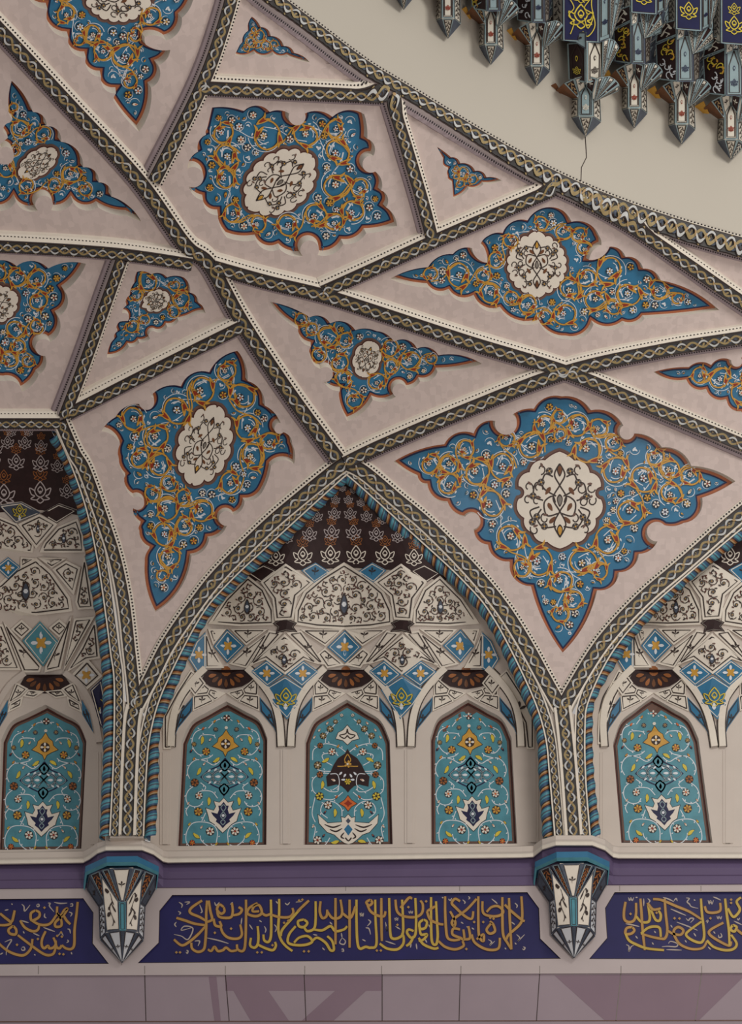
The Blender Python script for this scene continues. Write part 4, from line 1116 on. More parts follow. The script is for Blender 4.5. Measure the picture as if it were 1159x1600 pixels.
# ------------------------------------------------------------------ cornice, inscription band, lower wall
LIPX = [(-320, 1350), (0, 1347.5), (130, 1345.5), (140, 1340), (152, 1331), (165, 1326.5), (222, 1326), (240, 1333), (255, 1344), (262, 1345.5), (500, 1341.5), (815, 1337.5), (833, 1336.5), (847, 1325), (868, 1318.5), (925, 1318.5), (945, 1326), (958, 1337), (966, 1338.5), (1159, 1338.5), (1420, 1338.5)]
xs = A([q[0] for q in LIPX]); L = A([q[1] for q in LIPX]); flat = np.interp(xs, [0, 800, 1159], [1346, 1337.5, 1338.5])
dl = .15 + np.clip(flat - L, 0, 30) / 19 * .46
def sweep(b, rows, mats):
    n = len(xs); V = np.concatenate([P3(xs, r[0], r[1]) for r in rows])
    F = []; M = []
    for j in range(len(rows) - 1):
        for i in range(n - 1):
            F.append((j * n + i, j * n + i + 1, (j + 1) * n + i + 1, (j + 1) * n + i)); M.append(mats[j])
    b.add(V, F, M)
one = np.ones(len(xs))
b = MB()
top = flat - 16 - (flat - L) * .9
sweep(b, [(top, -.32 * one), (top + 1, dl - .10), (L - 7, dl - .08), (L - 4, dl - .02), (L - 2.5, dl), (L + 2, dl), (L + 3.5, dl - .04)], ['cream', 'cream', 'cream', 'white', 'white', 'white'])
structure('trim_1', b)
b = MB()
bot = 1387 - 6 * (xs / 1159); bot = np.interp(xs, [0, 1159], [1389, 1382])
k = lambda t: (L + 3.5) * (1 - t) + bot * t
sweep(b, [(k(0), dl - .04), (k(.04), dl - .12), (k(.35), .10 + (dl - .12) * .55), (k(.62), .08 + (dl - .1) * .25), (k(.66), .07 + (dl - .1) * .2), (k(.97), .07 * one), (k(1), .05 * one)], ['cove'] * 6)
structure('trim_2', b)

BAN = {'L': [(-330, 1408), (130, 1403.5), (146, 1426), (145, 1474), (170, 1506), (-330, 1509)],
       'M': [(269, 1398.5), (823.5, 1394), (842, 1419), (844, 1466.5), (876, 1498), (215, 1505), (247.5, 1473), (249, 1423)],
       'R': [(960, 1394), (1420, 1392), (1420, 1500), (920, 1498.5), (948, 1465.7), (945, 1419)]}
F0 = FlatSurf(.05)
b = MB()
fp = [(-330, 1391), (1420, 1379), (1420, 1519), (-330, 1526)]
v, f = triang([A(fp)] + [A(q) for q in BAN.values()], None)
b.add(F0(v, 0), f, 'frame')
for q in BAN.values():
    n = len(q); b.add(np.vstack([F0(q, 0), F0(q, -.05)]), [(i, (i + 1) % n, n + (i + 1) % n, n + i) for i in range(n)], 'frame')
for x in (190, 352, 540, 718, 842, 968, 1095): stroke(b, [(x, 1384 if x not in (190,) else 1508), (x, 1392)], .8, 'grey', .003, F0)
for x in (60, 226, 352, 476, 596, 720, 843, 970, 1096): stroke(b, [(x, 1509), (x, 1522)], .9, 'grey', .003, F0)
for x in (540, 300, 690): stroke(b, [(x, 1337), (x, 1338)], .8, 'grey', .003, F0)
structure('trim_3', b)

def strokes(txt): return [[tuple(float(k) for k in q.split(',')) for q in s.split()] for s in txt.strip().split(';') if s.strip()]
def inscription(label, key, jobs):
    T = Thing('inscription_panel', label, 'inscription')
    S = FlatSurf(.012)
    q = BAN[key]
    slab(T.root, q, 'banner', 'banner', 0, S, -.03)
    ln = T.part('border_line', label='thin dark edge line')
    stroke(ln, inset(np.vstack([q, q[:1]]), 0)[:], 2.2, 'ink', .003, S)
    tx = T.part('calligraphy', label='gold Arabic script'); th = tx
    for ox, oy, sc, main, thin, dia in jobs:
        M = lambda p: A([(x / sc + ox, y / sc + oy) for x, y in p])
        for i, s in enumerate(strokes(main)):
            p = spline(M(s), 7)
            wd = 4.0
            m = 'scriptyellow' if 380 < p[:, 0].mean() < 700 and p[:, 1].mean() > 1440 or p[:, 0].mean() > 960 and i % 2 else 'script'
            stroke(tx, p, wd * (.72 + .28 * np.sin(np.linspace(.5, 2.8, len(p)))) + 1.5, 'maroon', .004, S)
            stroke(tx, p, wd * (.72 + .28 * np.sin(np.linspace(.5, 2.8, len(p)))), m, .008 + .0004 * i, S)
        for s in strokes(thin): stroke(th, spline(M(s), 6), 2.1, 'scriptthin', .006, S, taper='both')
        for s in strokes(dia):
            c = M(s)[0]; r = 2.3
            fan(th, [(c[0] - r, c[1]), (c[0], c[1] - r), (c[0] + r, c[1]), (c[0], c[1] + r)], 'script', .022, S)
    T.build()
C1m = '''60,190 110,205 170,225 240,235;240,235 190,290 130,340 90,355 45,320;245,85 240,160 240,240 235,330 225,380 190,395 155,375 150,340;215,85 150,130 145,160 200,185 250,215;255,85 265,150 275,200 240,215;
345,125 320,110 305,140 330,165 350,150 345,125;305,140 315,180 350,190 390,185 400,150 395,100;435,125 455,140 440,165 400,175;480,80 480,200 475,350 460,390 430,380 425,350;425,385 390,390 360,370 340,385 310,390 290,365 270,390 250,380;
285,195 295,235 330,240 320,210;325,235 340,280 375,310 430,315 455,290 445,230;550,100 500,130 490,165 540,180 575,160 560,115 530,120 520,150 560,150;575,160 600,175 630,165;630,80 632,200 630,300 615,335 590,325 585,290;
680,75 680,160 675,260 690,320 720,360 760,390;630,170 680,185 740,185 765,160 760,130;550,240 555,300 550,350 530,370 505,355 510,310;550,350 590,370 640,385 660,360 655,335;830,110 760,190 700,260 690,300;860,85 790,150;
780,240 740,290 735,340 790,355 850,350 880,330 850,300 800,310 770,340;880,330 910,310 960,340 990,385 1010,380 1000,330 970,300;830,200 850,220 830,245 800,240 795,210 830,200;830,245 850,270 890,255 900,200 900,90;890,260 940,265 990,240 1020,270 1070,260 1090,240;
1020,70 1020,200 1020,350;1105,80 1105,200 1105,370;930,90 925,150 940,190 965,180 970,140;970,150 1000,190 1040,190 1060,160 1050,80;1060,160 1110,190 1140,120'''
C1t = '''75,95 95,110 90,130;110,95 140,95 120,110;70,150 85,160 75,170;60,215 50,230 60,245;45,290 90,300 130,320 160,255 110,240 90,265 150,250;170,330 200,330 190,360;120,385 130,390 125,405 118,395;240,310 310,325 375,345;385,110 400,95;500,230 520,260;455,190 450,230;650,230 665,250 655,275;
1060,310 1045,340 1070,350 1080,330 1060,310;1060,310 1055,280;1055,380 1065,378 1068,392 1056,390;560,205 575,215;590,240 600,260 595,280;715,100 730,110 745,95;290,95 300,115 320,95;885,290 910,295;940,370 955,385;200,110 215,150 205,160;660,90 675,105;985,215 1000,230;780,95 820,90'''
C1d = '390,255;292,280;60,398;82,398;640,355;548,398;575,398;710,220;735,207;830,392;858,392;800,85;820,80'
C2m = '''65,80 65,200 70,330 85,375 120,365 150,370 185,350 180,200 178,80;150,80 125,95 140,115 160,100 150,80;130,110 150,150 190,175 230,180 240,150;215,70 215,200 218,330;205,345 250,375 310,380 345,350 350,310 340,280;
262,70 265,180 270,290 285,315 320,310 345,280 345,180 340,80;300,80 310,150 350,180 420,185 460,160 465,110 450,85;330,130 380,70 400,75;420,70 425,200 420,290 395,310 370,280 380,260 410,270;410,300 390,340 365,360;
470,200 445,220 450,255 480,250 490,215 470,200;445,250 455,290 490,290 470,320 440,330;440,310 470,350 530,375 560,370;515,65 515,200 520,330 545,350 555,300 550,200 545,90;490,150 510,200 560,225 590,230;540,120 490,150;
600,60 600,150 605,250 615,310 650,325 690,320;690,90 660,75 640,100 660,125 720,180 760,195 770,150;790,75 730,140 660,190 640,220 655,240 660,210 630,150;690,260 650,255 645,290 690,310 715,320 710,260;715,320 750,310 740,240;560,330 600,365 660,380 710,360 705,330;
800,60 800,200 805,300 830,330 830,290 790,320;760,290 780,340 850,380 920,375 930,310;880,220 850,260 870,285 900,270 890,230 870,210;825,90 830,160 880,180 930,175 950,150 920,120 880,125 850,155;945,65 945,180 950,290 975,340 1000,380;1060,60 1065,180 1050,230 985,290 970,320;985,70 990,200 1000,380;960,110 1000,150 1060,200 1080,210'''
C2t = '''85,160 90,180 95,162 103,180 108,160;295,190 300,205 305,190 312,205 316,188;380,150 386,162 392,150 400,162 405,148;130,240 150,215 135,200;120,250 140,255 150,290;300,240 330,260;240,215 250,270 245,240;1030,290 1050,310 1040,330 1080,290;1070,365 1082,370 1075,382 1066,376;860,320 880,335 870,355 900,330;480,320 490,340;425,345 430,380;390,370 395,345;
240,330 300,350;695,215 710,225;730,240 740,255;760,250 775,260;1020,100 1035,115 1030,130;880,75 905,95 915,105;620,75 630,85 640,70;705,80 720,95 715,105;740,60 748,70 740,78;1020,340 1030,350;960,370 968,380;1000,215 1020,230;100,320 120,330;500,230 510,250;580,65 590,70'''
C2d = '378,125;728,378;188,387;212,387;485,90;830,215;775,215;872,190;892,195;312,232'
C3m = '''100,140 85,230 90,300 130,325 175,310 195,250 195,150;195,270 240,320 300,325 320,290 310,200 300,150;235,110 245,250 255,400 275,580;330,210 370,300 410,310 420,260 400,220;455,110 465,250 480,400 460,470 420,475 340,460 240,430;240,430 300,380 360,365 410,380 420,460;
160,370 110,380 100,430 150,430 180,400 160,370;100,430 130,490 200,530 300,565 450,580;350,115 430,125 560,180 680,230 790,300;785,110 795,250 815,430 800,500 760,510 690,480 650,440 680,400 790,320;480,400 530,430 600,440 625,400 580,370 540,400 550,460 600,530 700,570 800,560 840,500;
840,490 900,550 1000,580 1080,570 1110,520 1060,440;990,330 880,390 860,430 920,480 1040,540 1060,500;1005,110 1020,250 1040,400 1045,540;820,180 840,230 900,240 960,220 960,150;1075,350 1055,390 1090,410 1110,370 1075,350;1110,390 1159,430 1230,460 1290,420;1030,200 1070,270 1100,270 1140,210 1110,140 1150,100;300,150 350,210 420,200;1280,110 1285,300 1290,420'''
C3t = '''125,100 135,130 148,105 160,130 175,100;190,100 210,100;265,110 265,180;850,125 860,160 872,130 885,160 900,125;930,270 940,295 950,275 965,295 975,270;100,340 160,350 225,365;510,205 580,235 650,265;565,325 660,360 755,400;440,100 490,115 540,140;895,95 930,108 965,125;430,550 480,545 560,548 570,520 510,500 490,520;470,575 540,577 610,580;650,105 680,110 660,140 680,160 700,185 760,200;
650,290 670,310 690,290 720,295 690,330;105,530 130,545 130,590 150,550 175,535;190,450 210,475;720,425 740,455;360,405 375,425;510,350 525,375;830,320 850,310 840,335;900,410 915,430;945,440 950,465 975,455 965,425;1085,315 1159,350;540,130 560,110 570,135;300,110 320,130 310,150;340,510 355,530;640,490 655,510;850,550 875,575;720,120 735,130;1115,290 1125,305 1140,285'''
C3d = '382,240;545,290;590,292;872,290;145,250;1060,120;1060,150'
C4m = '''1005,200 990,350 965,550 960,750 920,810 850,800 800,760;800,760 770,800 730,780 720,700;720,790 690,870 620,890 540,860 400,760 230,630;590,580 545,680 540,760 570,800 620,770 640,800 690,790 720,740 690,660;170,510 110,560 130,610 200,620 210,560 170,510;420,680 400,800 330,880 250,890 130,850 30,780 -60,690;
460,310 400,350 410,440 500,400 510,340 460,310;410,440 500,490 590,500 660,470 730,370;260,440 320,530 420,580 490,560 510,480;740,260 740,360 790,370 830,310 870,290 820,370 720,460 720,520 790,510 790,430 740,340;820,370 860,440 910,490;0,350 60,400 140,470 80,500 -40,500;190,310 160,440 130,460'''
C4t = '''700,205 780,220 870,215;475,235 500,230 505,255 480,260 475,235;620,215 650,220 640,255 700,330;905,230 935,225 935,255 905,255;280,230 310,260 320,320 390,240;270,440 370,470;560,530 640,560 710,585;280,790 310,785 320,820 285,825 275,800;750,640 790,600 820,640;580,350 575,390 600,410;150,220 160,240;60,310 110,300;890,330 930,350 910,390;870,550 900,560 910,610;870,690 885,710 860,730;80,890 90,800 150,690 60,720;440,880 460,890;0,880 40,860;920,850 930,880;430,605 510,640;300,580 315,610'''
C4d = '490,680;220,755;770,872;820,878;740,640;800,650;790,595;575,275'
inscription('long navy inscription panel of gold Arabic script between the two brackets', 'M', [(260, 1385, 3.863, C1m, C1t, C1d), (540, 1385, 3.863, C2m, C2t, C2d)])
inscription('navy inscription panel of gold Arabic script right of the right bracket', 'R', [(960, 1385, 5.824, C3m, C3t, C3d)])
inscription('navy inscription panel of gold Arabic script left of the left bracket', 'L', [(0, 1385, 8.279, C4m, C4t, C4d)])

F1 = FlatSurf(.02)
b = MB()
fill(b, [(-330, 1524), (1420, 1517), (1420, 1594), (-330, 1597)], 'stone', 0, F1)
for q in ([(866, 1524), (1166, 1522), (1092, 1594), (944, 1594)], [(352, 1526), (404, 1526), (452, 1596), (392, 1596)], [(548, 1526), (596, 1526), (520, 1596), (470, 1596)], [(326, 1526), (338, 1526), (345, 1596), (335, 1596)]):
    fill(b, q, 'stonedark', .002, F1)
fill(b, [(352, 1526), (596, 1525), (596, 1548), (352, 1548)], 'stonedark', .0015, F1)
for x, x2 in ((226, 228), (352, 358), (475, 478), (597, 597), (719, 717), (843, 838), (970, 962), (1096, 1086)): stroke(b, [(x, 1521), (x2, 1595)], 1.1, 'grey' if x > 900 else 'ink', .005, F1)
stroke(b, [(-330, 1597), (1420, 1594)], 1.8, 'taupe', .005, F1)
F2 = FlatSurf(.0)
b.add(np.vstack([P3([-330, 1420], [1594, 1592], [.02, .02]), [[18.0, .0, 0], [-3.3, .0, 0]]]), [(0, 1, 2, 3)], 'stone')
structure('wall_back', b)
b = MB()
b.add([(-6, .3, 0), (22, .3, 0), (22, -30, 0), (-6, -30, 0)], [(0, 1, 2, 3)], 'floorstone')
structure('floor', b)

# ------------------------------------------------------------------ brackets
def facet(bm, orn, q, m='white', style=None, edge='slate', ins=2.0, lw=1.1, om='ink'):
    """one glazed facet over four (px,py,d) corners with an outlined panel"""
    S = Patch(q)
    W, H = S.W, S.H
    P = A([(0, 0), (W, 0), (W, H), (0, H)])
    gu, gv = np.meshgrid(np.linspace(0, 1, 6), np.linspace(0, 1, 6)); G = np.stack([gu.ravel() * W, gv.ravel() * H], 1)
    gf = [(r * 6 + c_, r * 6 + c_ + 1, r * 6 + c_ + 7, r * 6 + c_ + 6) for r in range(5) for c_ in range(5)]
    bm.add(S(G, 0), gf, m)
    i = min(ins, W * .22, H * .22)
    I = A([(i, i), (W - i, i), (W - i, H - i), (i, H - i)])
    dense = lambda q: np.vstack([q[i_] + (q[(i_ + 1) % 4] - q[i_]) * np.linspace(0, 1, 7)[:-1, None] for i_ in range(4)])
    E_ = A([(i / 2, i / 2), (W - i / 2, i / 2), (W - i / 2, H - i / 2), (i / 2, H - i / 2)])
    stroke(orn, dense(E_), i, edge, .004, S, closed=True)
    stroke(orn, dense(I), lw * .8, 'ink' if m != 'dark' else 'aqua', .006, S, closed=True)
    c = (W / 2, H / 2)
    if style == 'vine':
        n = max(3, int(H / (W * .45)))
        yy = np.linspace(H * .12, H * .88, n * 5)
        stem = np.stack([c[0] + W * .10 * np.sin(np.linspace(0, n * math.pi, n * 5)), yy], 1)
        stroke(orn, stem, max(.8, W * .045), om, .008, S)
        for k in range(n):
            y = H * (.16 + .72 * k / n); s = 1 if k % 2 else -1; r = min(W * .17, H / n * .5)
            fan(orn, xf(DROP, (c[0] + s * W * .17, y), (r, r * .9), .7 if s > 0 else 2.44), om, .009, S)
            fan(orn, xf(DROP, (c[0] - s * W * .12, y + H * .3 / n), (r * .7, r * .6), 2.2 if s > 0 else .94), om, .009, S)
    elif style == 'leaf': 
        sprig(orn, c, min(W, H) * .24, -1.57, S, .008, om)
    elif style == 'palm':
        palmette(orn, (c[0], H * .62), min(W, H * .8) * .36, S, .008, om); palmette(orn, (c[0], H * .30), min(W, H * .8) * .24, S, .009, om)
    elif style == 'arch':
        pts = [(W * .5, H * .05), (W * .8, H * .35), (W * .8, H * .93), (W * .2, H * .93), (W * .2, H * .35)]
        stroke(orn, pts + pts[:1], 1.6, 'ink', .008, S)
        palmette(orn, (c[0], H * .72), W * .22, S, .01, om)
        fan(orn, xf(DROP, (c[0], H * .42), W * .16, -1.57), om, .01, S)
        fan(orn, xf(DROP, (c[0], H * .42), W * .09, -1.57), m, .012, S)

def bracket(label, X):
    T = Thing('corbel_bracket', label, 'bracket')
    slabp = T.part('octagonal_top', label='blue glazed octagonal slab')
    bd = T.part('corbel_body', label='cream tiled flared body'); od = bd
    tp = T.part('pointed_tip', label='faceted pointed tip'); ot = tp
    a = X([(250, 470, .03), (265, 322, .22), (460, 232, .62), (740, 228, .62), (940, 322, .22), (925, 470, .03)])
    lo = X([(262, 488, .03), (280, 348, .2), (466, 264, .58), (734, 262, .58), (928, 348, .2), (915, 488, .03)])
    up = [(x, y - 9, d) for x, y, d in a]
    n = 6
    V = np.concatenate([P3(*np.array(r).T) for r in (up, a, lo)])
    slabp.add(V, [(j * n + i, j * n + i + 1, (j + 1) * n + i + 1, (j + 1) * n + i) for j in range(2) for i in range(n - 1)] + [tuple(range(n))], ['blue'] * 5 + ['teal'] * 5 + ['blue'])
    g = lambda *p: X(list(p))
    # upper fan facets: from the slab edge down to the shaft
    S1 = dict(tlc=(485, 292, .54), trc=(705, 288, .54), b=(612, 590, .40))
    facet(bd, od, g((487, 285, .55), (705, 280, .55), (618, 595, .42), (604, 595, .42)), 'white', 'leaf', ins=3)
    facet(bd, od, g((405, 300, .46), (487, 285, .55), (604, 595, .42), (580, 600, .41)), 'dark', 'vine', om='bronze')
    facet(bd, od, g((705, 280, .55), (800, 300, .46), (640, 600, .41), (618, 595, .42)), 'dark', 'vine', om='bronze')
    facet(bd, od, g((300, 345, .25), (405, 300, .46), (470, 570, .32), (450, 600, .3)), 'dark', 'vine', om='bronze')
    facet(bd, od, g((800, 300, .46), (915, 345, .25), (775, 600, .3), (755, 570, .32)), 'dark', 'vine', om='bronze')
    facet(bd, od, g((280, 480, .05), (300, 345, .25), (450, 600, .3), (395, 640, .08)), 'slate', 'leaf')
    facet(bd, od, g((915, 345, .25), (910, 480, .05), (820, 640, .08), (775, 600, .3)), 'slate', 'leaf')
    # front faces and the teal edge
    facet(bd, od, g((405, 335, .44), (580, 600, .41), (592, 845, .40), (468, 868, .30)), 'white', 'vine', ins=2.6)
    facet(bd, od, g((640, 600, .41), (800, 335, .44), (757, 868, .30), (645, 845, .40)), 'white', 'vine', ins=2.6)
    facet(bd, od, g((580, 595, .42), (640, 595, .42), (646, 850, .41), (590, 850, .41)), 'teal', None, 'teal')
    facet(bd, od, g((392, 620, .06), (455, 590, .28), (468, 868, .30), (410, 935, .06)), 'pearl', 'vine')
    facet(bd, od, g((765, 590, .28), (822, 620, .06), (812, 940, .06), (757, 868, .30)), 'pearl', 'vine')
    tip = (618, 1142, .06)
    for p, q, s in (((410, 932, .05), (468, 866, .30), 0), ((468, 866, .30), (618, 842, .41), 1), ((618, 842, .41), (757, 866, .30), 1), ((757, 866, .30), (812, 940, .05), 0)):
        facet(tp, ot, g(p, q, (tip[0] + .6, tip[1], tip[2]), (tip[0] - .6, tip[1], tip[2])), 'pearl', 'leaf', ins=2.2)
    T.build()
bracket('tiled corbel bracket with a blue octagonal top under the right column', lambda l: [(790 + p[0] / 5.795, 1300 + p[1] / 5.795, p[2] + .06) for p in l])
bracket('tiled corbel bracket with a blue octagonal top under the left column', lambda l: [(100 + (p[0] - 62) / 5.795 * .985 - 1 - (p[1] - 250) * .003, 1300 + (p[1] + 42) / 5.795, p[2] + .06) for p in l])

# ------------------------------------------------------------------ muqarnas ring of the dome
def streak(bm, c, r, an, S, h, m, rim):
    q = A([(-1, 0), (-.3, -.2), (.45, -.22), (1, 0), (.45, .22), (-.3, .2)])
    fan(bm, xf(q, c, r * 1.16, an), rim, h, S)
    fan(bm, xf(q, c, r, an), m, h + .004, S)
    stroke(bm, xf(spline([(-.6, .02), (-.1, -.1), (.3, .08), (.7, 0)], 4), c, r, an), max(.8, r * .07), 'ink' if m in ('bone', 'aqua') else 'bone', h + .007, S)
b = MB()
backing = [(590, -60), (640, -12), (690, -6), (722, 10), (745, 6), (772, 22), (795, 38), (815, 34), (850, 50), (872, 66), (900, 96), (930, 96), (962, 112), (1010, 112), (1035, 132), (1085, 138), (1108, 150), (1175, 160), (1290, 190), (1290, -170), (590, -170)]
fill(b, backing, 'slate', .12, VAULT, 24)
rs = random.Random(5)
for gy in range(-60, 180, 11):
    for gx in range(600, 1230, 13):
        c = A((gx + rs.uniform(-4, 4) + (gy // 11 % 2) * 6, gy + rs.uniform(-3, 3)))
        if inside(A([c]), backing)[0] and dist(A([c]), backing)[0] > 7:
            streak(b, c, rs.uniform(9, 15), -1.05 + rs.uniform(-.35, .35), VAULT, .13 + rs.uniform(0, .02), rs.choice(('bone', 'bone', 'aqua', 'dark', 'navy', 'slate')), rs.choice(('ink', 'aqua', 'slate')))
structure('trim_4', b)
def tri_fan(bm, root, tops, S=None):
    """slender glazed slivers that fan out from the shaft to the tier above"""
    mm = ('bone', 'aqua', 'bone', 'dark', 'bone', 'aqua')
    for i in range(len(tops) - 1):
        (a, b_), r0 = (tops[i], tops[i + 1]), root
        facet(bm, bm, [a, b_, (r0[0] + .8, r0[1], r0[2]), (r0[0] - .8, r0[1] + 1, r0[2])], mm[i % 6], 'leaf' if i % 2 else 'vine', 'aqua', 1.2, 1.0, 'ink' if mm[i % 6] != 'dark' else 'bone')
def pendant(label, x, yt, w=38., hb=58., ht=31., style='w', lift=0.):
    T = Thing('muqarnas_pendant', label, 'pendant', 'hanging muqarnas pendants of the dome ring')
    bd = T.part('shaft', label='tiled shaft with a pointed front panel')
    tp = T.part('pointed_tip', label='faceted tip')
    fl = T.part('flared_head', label='flared head of slender dark and pale facets')
    d0 = vdep(x, yt) + lift
    q = lambda u, y, dd: (x + u * w, y, d0 + dd)
    yb = yt - ht
    ring = [(-.52, yb + 4, .02), (-.22, yb, .34), (.26, yb, .34), (.54, yb + 9, .02)]
    tip = q(.02, yt, .08)
    for i, m in enumerate(('bone', 'bone', 'bone')):
        a_, b_ = q(*ring[i]), q(*ring[i + 1])
        facet(tp, tp, [a_, b_, (tip[0] + .5, tip[1], tip[2]), (tip[0] - .5, tip[1], tip[2])], m if i == 1 else 'slate', 'vine', 'aqua', 1.5, 1.3, 'ink' if i == 1 else 'bone')
    ym = yb - hb * .55; y2 = yb - hb
    fm, om = ('aqua', 'bone') if style == 'a' else ('bone', 'red')
    facet(bd, bd, [q(-.22, y2, .36), q(.26, y2, .36), q(.26, yb, .34), q(-.22, yb, .34)], fm, 'arch', 'aqua', 2.0, 1.2, om)
    facet(bd, bd, [q(-.46, ym, .04), q(-.22, ym, .35), q(-.22, yb, .34), q(-.52, yb + 4, .02)], 'bone', 'vine', 'aqua', 1.3)
    facet(bd, bd, [q(.26, ym, .35), q(.5, ym, .04), q(.54, yb + 9, .02), q(.26, yb, .34)], 'bone', 'vine', 'aqua', 1.3)
    yu = y2 - 12
    facet(fl, fl, [q(-1.0, yu + 22, .22), q(-.72, yu + 10, .42), q(-.24, ym - 2, .36), q(-.46, ym, .06)], 'brown', 'vine', 'aqua', 1.4, om='bronze')
    facet(fl, fl, [q(-.72, yu + 10, .42), q(-.36, yu + 2, .55), q(-.22, ym - 8, .37), q(-.24, ym - 2, .36)], 'dark', 'vine', 'aqua', 1.4, om='tan')
    facet(fl, fl, [q(-.36, yu + 2, .55), q(-.02, yu - 2, .6), q(.0, y2 + 4, .4), q(-.22, ym - 8, .36)], 'bone', 'leaf', 'aqua', 1.4)
    facet(fl, fl, [q(.04, yu - 2, .6), q(.40, yu + 2, .55), q(.26, ym - 8, .37), q(.04, y2 + 4, .4)], 'dark', 'leaf', 'aqua', 1.4, om='bone')
    tri_fan(fl, q(.30, ym + 4, .35), [q(.42, yu + 2, .55), q(.62, yu, .5), q(.82, yu - 1, .45), q(1.02, yu + 4, .36), q(1.16, yu + 12, .26), q(1.12, yu + 22, .18)])
    facet(fl, fl, [q(-1.5, yu + 22, .12), q(-1.0, yu + 10, .3), q(-.78, ym - 8, .2), q(-1.3, ym - 10, .05)], 'gold' if style != 'a' else 'brown', None, 'bronze', 1.2)
    T.build()
for (x, y, w, st, nm) in ((630, 15, 36, 'w', 'first from the left, only its tip showing at the top edge'), (699, 60, 38, 'w', 'second from the left'), (766, 101, 38, 'w', 'third from the left'), (838, 134, 39, 'w', 'fourth from the left'),
                      (914, 213, 46, 'a', 'fifth from the left with a crack in the plaster below its tip'), (990, 200, 39, 'w', 'sixth from the left, just right of the cracked spot'), (1064, 225, 41, 'w', 'seventh from the left'), (1141, 249, 42, 'w', 'lowest one at the right edge')):
    pendant('muqarnas pendant, ' + nm, x, y, w, 58 if st == 'w' else 50, 31, st)
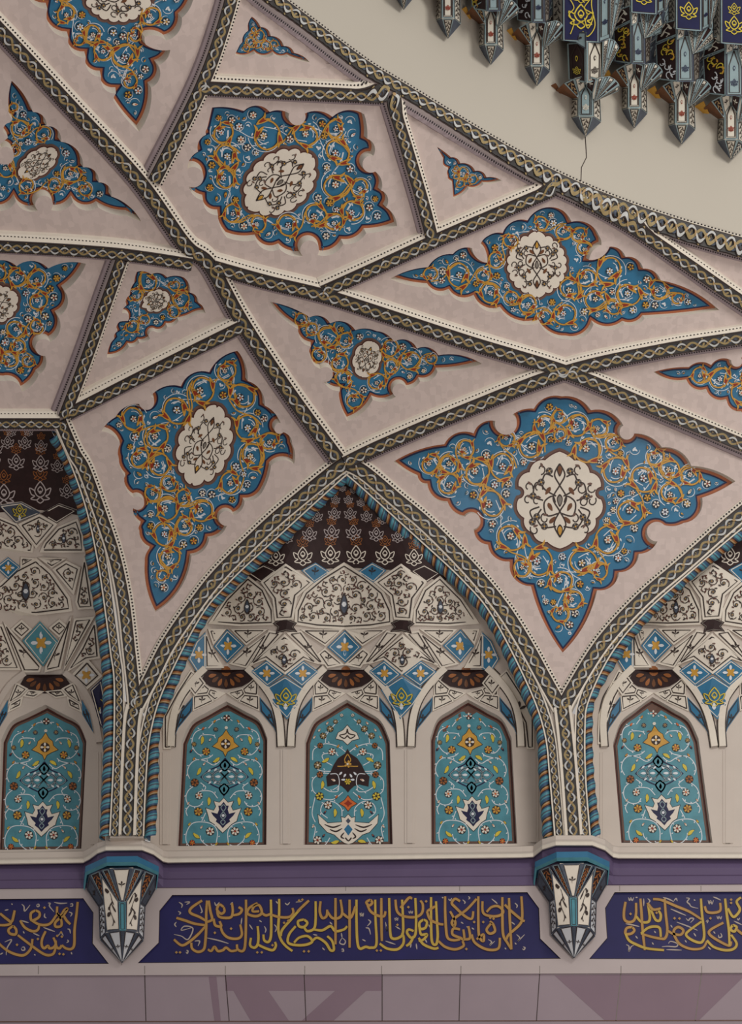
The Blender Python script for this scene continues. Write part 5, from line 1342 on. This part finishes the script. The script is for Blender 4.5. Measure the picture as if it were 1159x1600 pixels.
def block(label, x0, x1, y0, y1, kind, lift):
    T = Thing('muqarnas_block', label, 'muqarnas block', 'upper muqarnas blocks of the dome ring')
    fr = T.part('front_face', label='pointed front panel')
    sd = T.part('side_face', label='slanting side panels')
    w = x1 - x0
    d = vdep(min((x0 + x1) / 2, 1320), max(y1, -150)) + lift
    q = lambda u, y, dd: (x0 + u * w, y, d + dd)
    if kind in ('navy', 'broad'):
        facet(fr, fr, [q(.08, y0, .35), q(.80, y0 + 2, .35), q(.80, y1 + 3, .25), q(.08, y1, .25)], 'navy', 'palm', 'aqua', 2.0, om='yellow')
        if kind == 'broad':
            S = Patch([q(.08, y0, .36), q(.80, y0 + 2, .36), q(.80, y1 + 3, .26), q(.08, y1, .26)])
            W, H = S.W, S.H
            for pts in ([(.15, .35), (.3, .5), (.15, .62), (.3, .72), (.2, .9)], [(.55, .2), (.75, .35), (.6, .5), (.85, .6), (.7, .8), (.6, .65)], [(.5, .12), (.45, .3), (.6, .42)], [(.85, .2), (.8, .45), (.9, .75), (.7, .92), (.55, .85)]):
                stroke(fr, spline([(x * W, y * H) for x, y in pts], 6), 1.4, 'yellow', .012, S)
        facet(sd, sd, [q(-.16, y0 - 4, .05), q(.08, y0, .35), q(.08, y1, .25), q(-.14, y1 - 6, -.05)], 'bone', 'vine', 'aqua', 1.4)
        facet(sd, sd, [q(.80, y0 + 2, .35), q(1.04, y0 - 4, .1), q(1.04, y1 - 4, .0), q(.80, y1 + 3, .25)], 'aqua', 'arch', 'slate', 1.6, om='navy')
        tri_fan(sd, q(1.05, y1 - 2, .0), [q(1.04, y0 - 6, .12), q(1.2, y0 - 10, .12), q(1.36, y0 - 6, .1), q(1.46, y0 + 6, .06)])
    elif kind == 'duo':
        facet(fr, fr, [q(.0, y0 + 4, .2), q(.5, y0, .5), q(.5, y1, .4), q(.04, y1 - 5, .1)], 'dark', 'arch', 'aqua', 2.2, om='yellow')
        facet(fr, fr, [q(.5, y0, .5), q(.92, y0 + 2, .2), q(.9, y1 - 6, .1), q(.5, y1, .4)], 'bone', 'arch', 'aqua', 2.2, om='ink')
        facet(fr, fr, [q(.0, y0 - 14, .3), q(.5, y0 - 14, .5), q(.5, y0 + 14, .51), q(.2, y0 + 2, .4)], 'aqua', 'leaf', 'slate', 1.6)
        tri_fan(sd, q(.92, y1 - 8, .1), [q(.92, y0, .3), q(1.1, y0 - 4, .25), q(1.25, y0, .2), q(1.35, y0 + 10, .12)])
    else:
        facet(fr, fr, [q(.46, y0, .45), q(.78, y0, .45), q(.80, y1, .3), q(.46, y1, .3)], 'aqua', 'arch', 'slate', 2.0, om='navy')
        S_ = [q(.0, y0 + 16, .15), q(.46, y0, .45), q(.46, y1, .3), q(.04, y1 - 4, .05)]
        facet(sd, sd, S_, 'dark', None, 'aqua', 1.6)
        P_ = Patch(S_); rr = random.Random(int(x0))
        for k in range(9):
            c = A((P_.W * rr.uniform(.2, .8), P_.H * (k + .7) / 10.2))
            stroke(sd, arc(c, P_.W * .2, k, k + 4.2, 9, P_.W * .07), 1.6, 'yellow' if (kind == 'y' or k < 5) else 'pearl', .01, P_)
            fan(sd, xf(DROP, c + A((P_.W * .12, 2)), 3.2, k * 1.3), 'pearl' if k > 4 and kind == 'w' else 'gold', .013, P_)
        facet(sd, sd, [q(.78, y0, .45), q(.94, y0 + 6, .2), q(.92, y1 - 6, .1), q(.80, y1, .3)], 'grey', 'vine', 'slate', 1.2)
        facet(sd, sd, [q(.06, y0 - 16, .3), q(.44, y0 - 24, .58), q(.46, y0, .46), q(.0, y0 + 14, .16)], 'dark', 'vine', 'aqua', 1.4, om='bone')
        facet(sd, sd, [q(.44, y0 - 24, .58), q(.66, y0 - 26, .58), q(.60, y0 + 4, .46), q(.46, y0 + 8, .46)], 'bone', 'vine', 'aqua', 1.4)
        tri_fan(sd, q(.80, y0 + (y1 - y0) * .4, .4), [q(.62, y0 - 26, .58), q(.80, y0 - 24, .5), q(.96, y0 - 22, .42), q(1.1, y0 - 16, .34), q(1.2, y0 - 6, .24), q(1.24, y0 + 8, .14), q(1.2, y0 + 20, .06)])
    T.build()
for a in (('third pendant', 735, 792, -60, 18, 'y', .3), ('fourth pendant', 806, 862, -50, 36, 'w', .3), ('fifth pendant, two small arches', 886, 946, 64, 130, 'duo', .25),
          ('sixth pendant', 958, 1020, 32, 100, 'y', .35), ('seventh pendant', 1024, 1098, 54, 128, 'w', .35), ('lowest pendant', 1098, 1176, 76, 150, 'w', .35)):
    block('muqarnas block of the dome ring resting above the ' + a[0], *a[1:])
for x0, x1, y, y2, k, nm in ((874, 950, -40, 64, 'broad', 'broad and navy with free gold scrolls'), (982, 1036, -52, 20, 'navy', 'navy with gold palmette above the sixth pendant'), (1052, 1106, -34, 46, 'navy', 'navy with gold palmette above the seventh pendant'), (1122, 1178, -10, 68, 'navy', 'navy with gold palmette at the right edge')):
    block('upper muqarnas block, ' + nm, x0, x1, y, y2, k, .75 if k == 'navy' else .4)
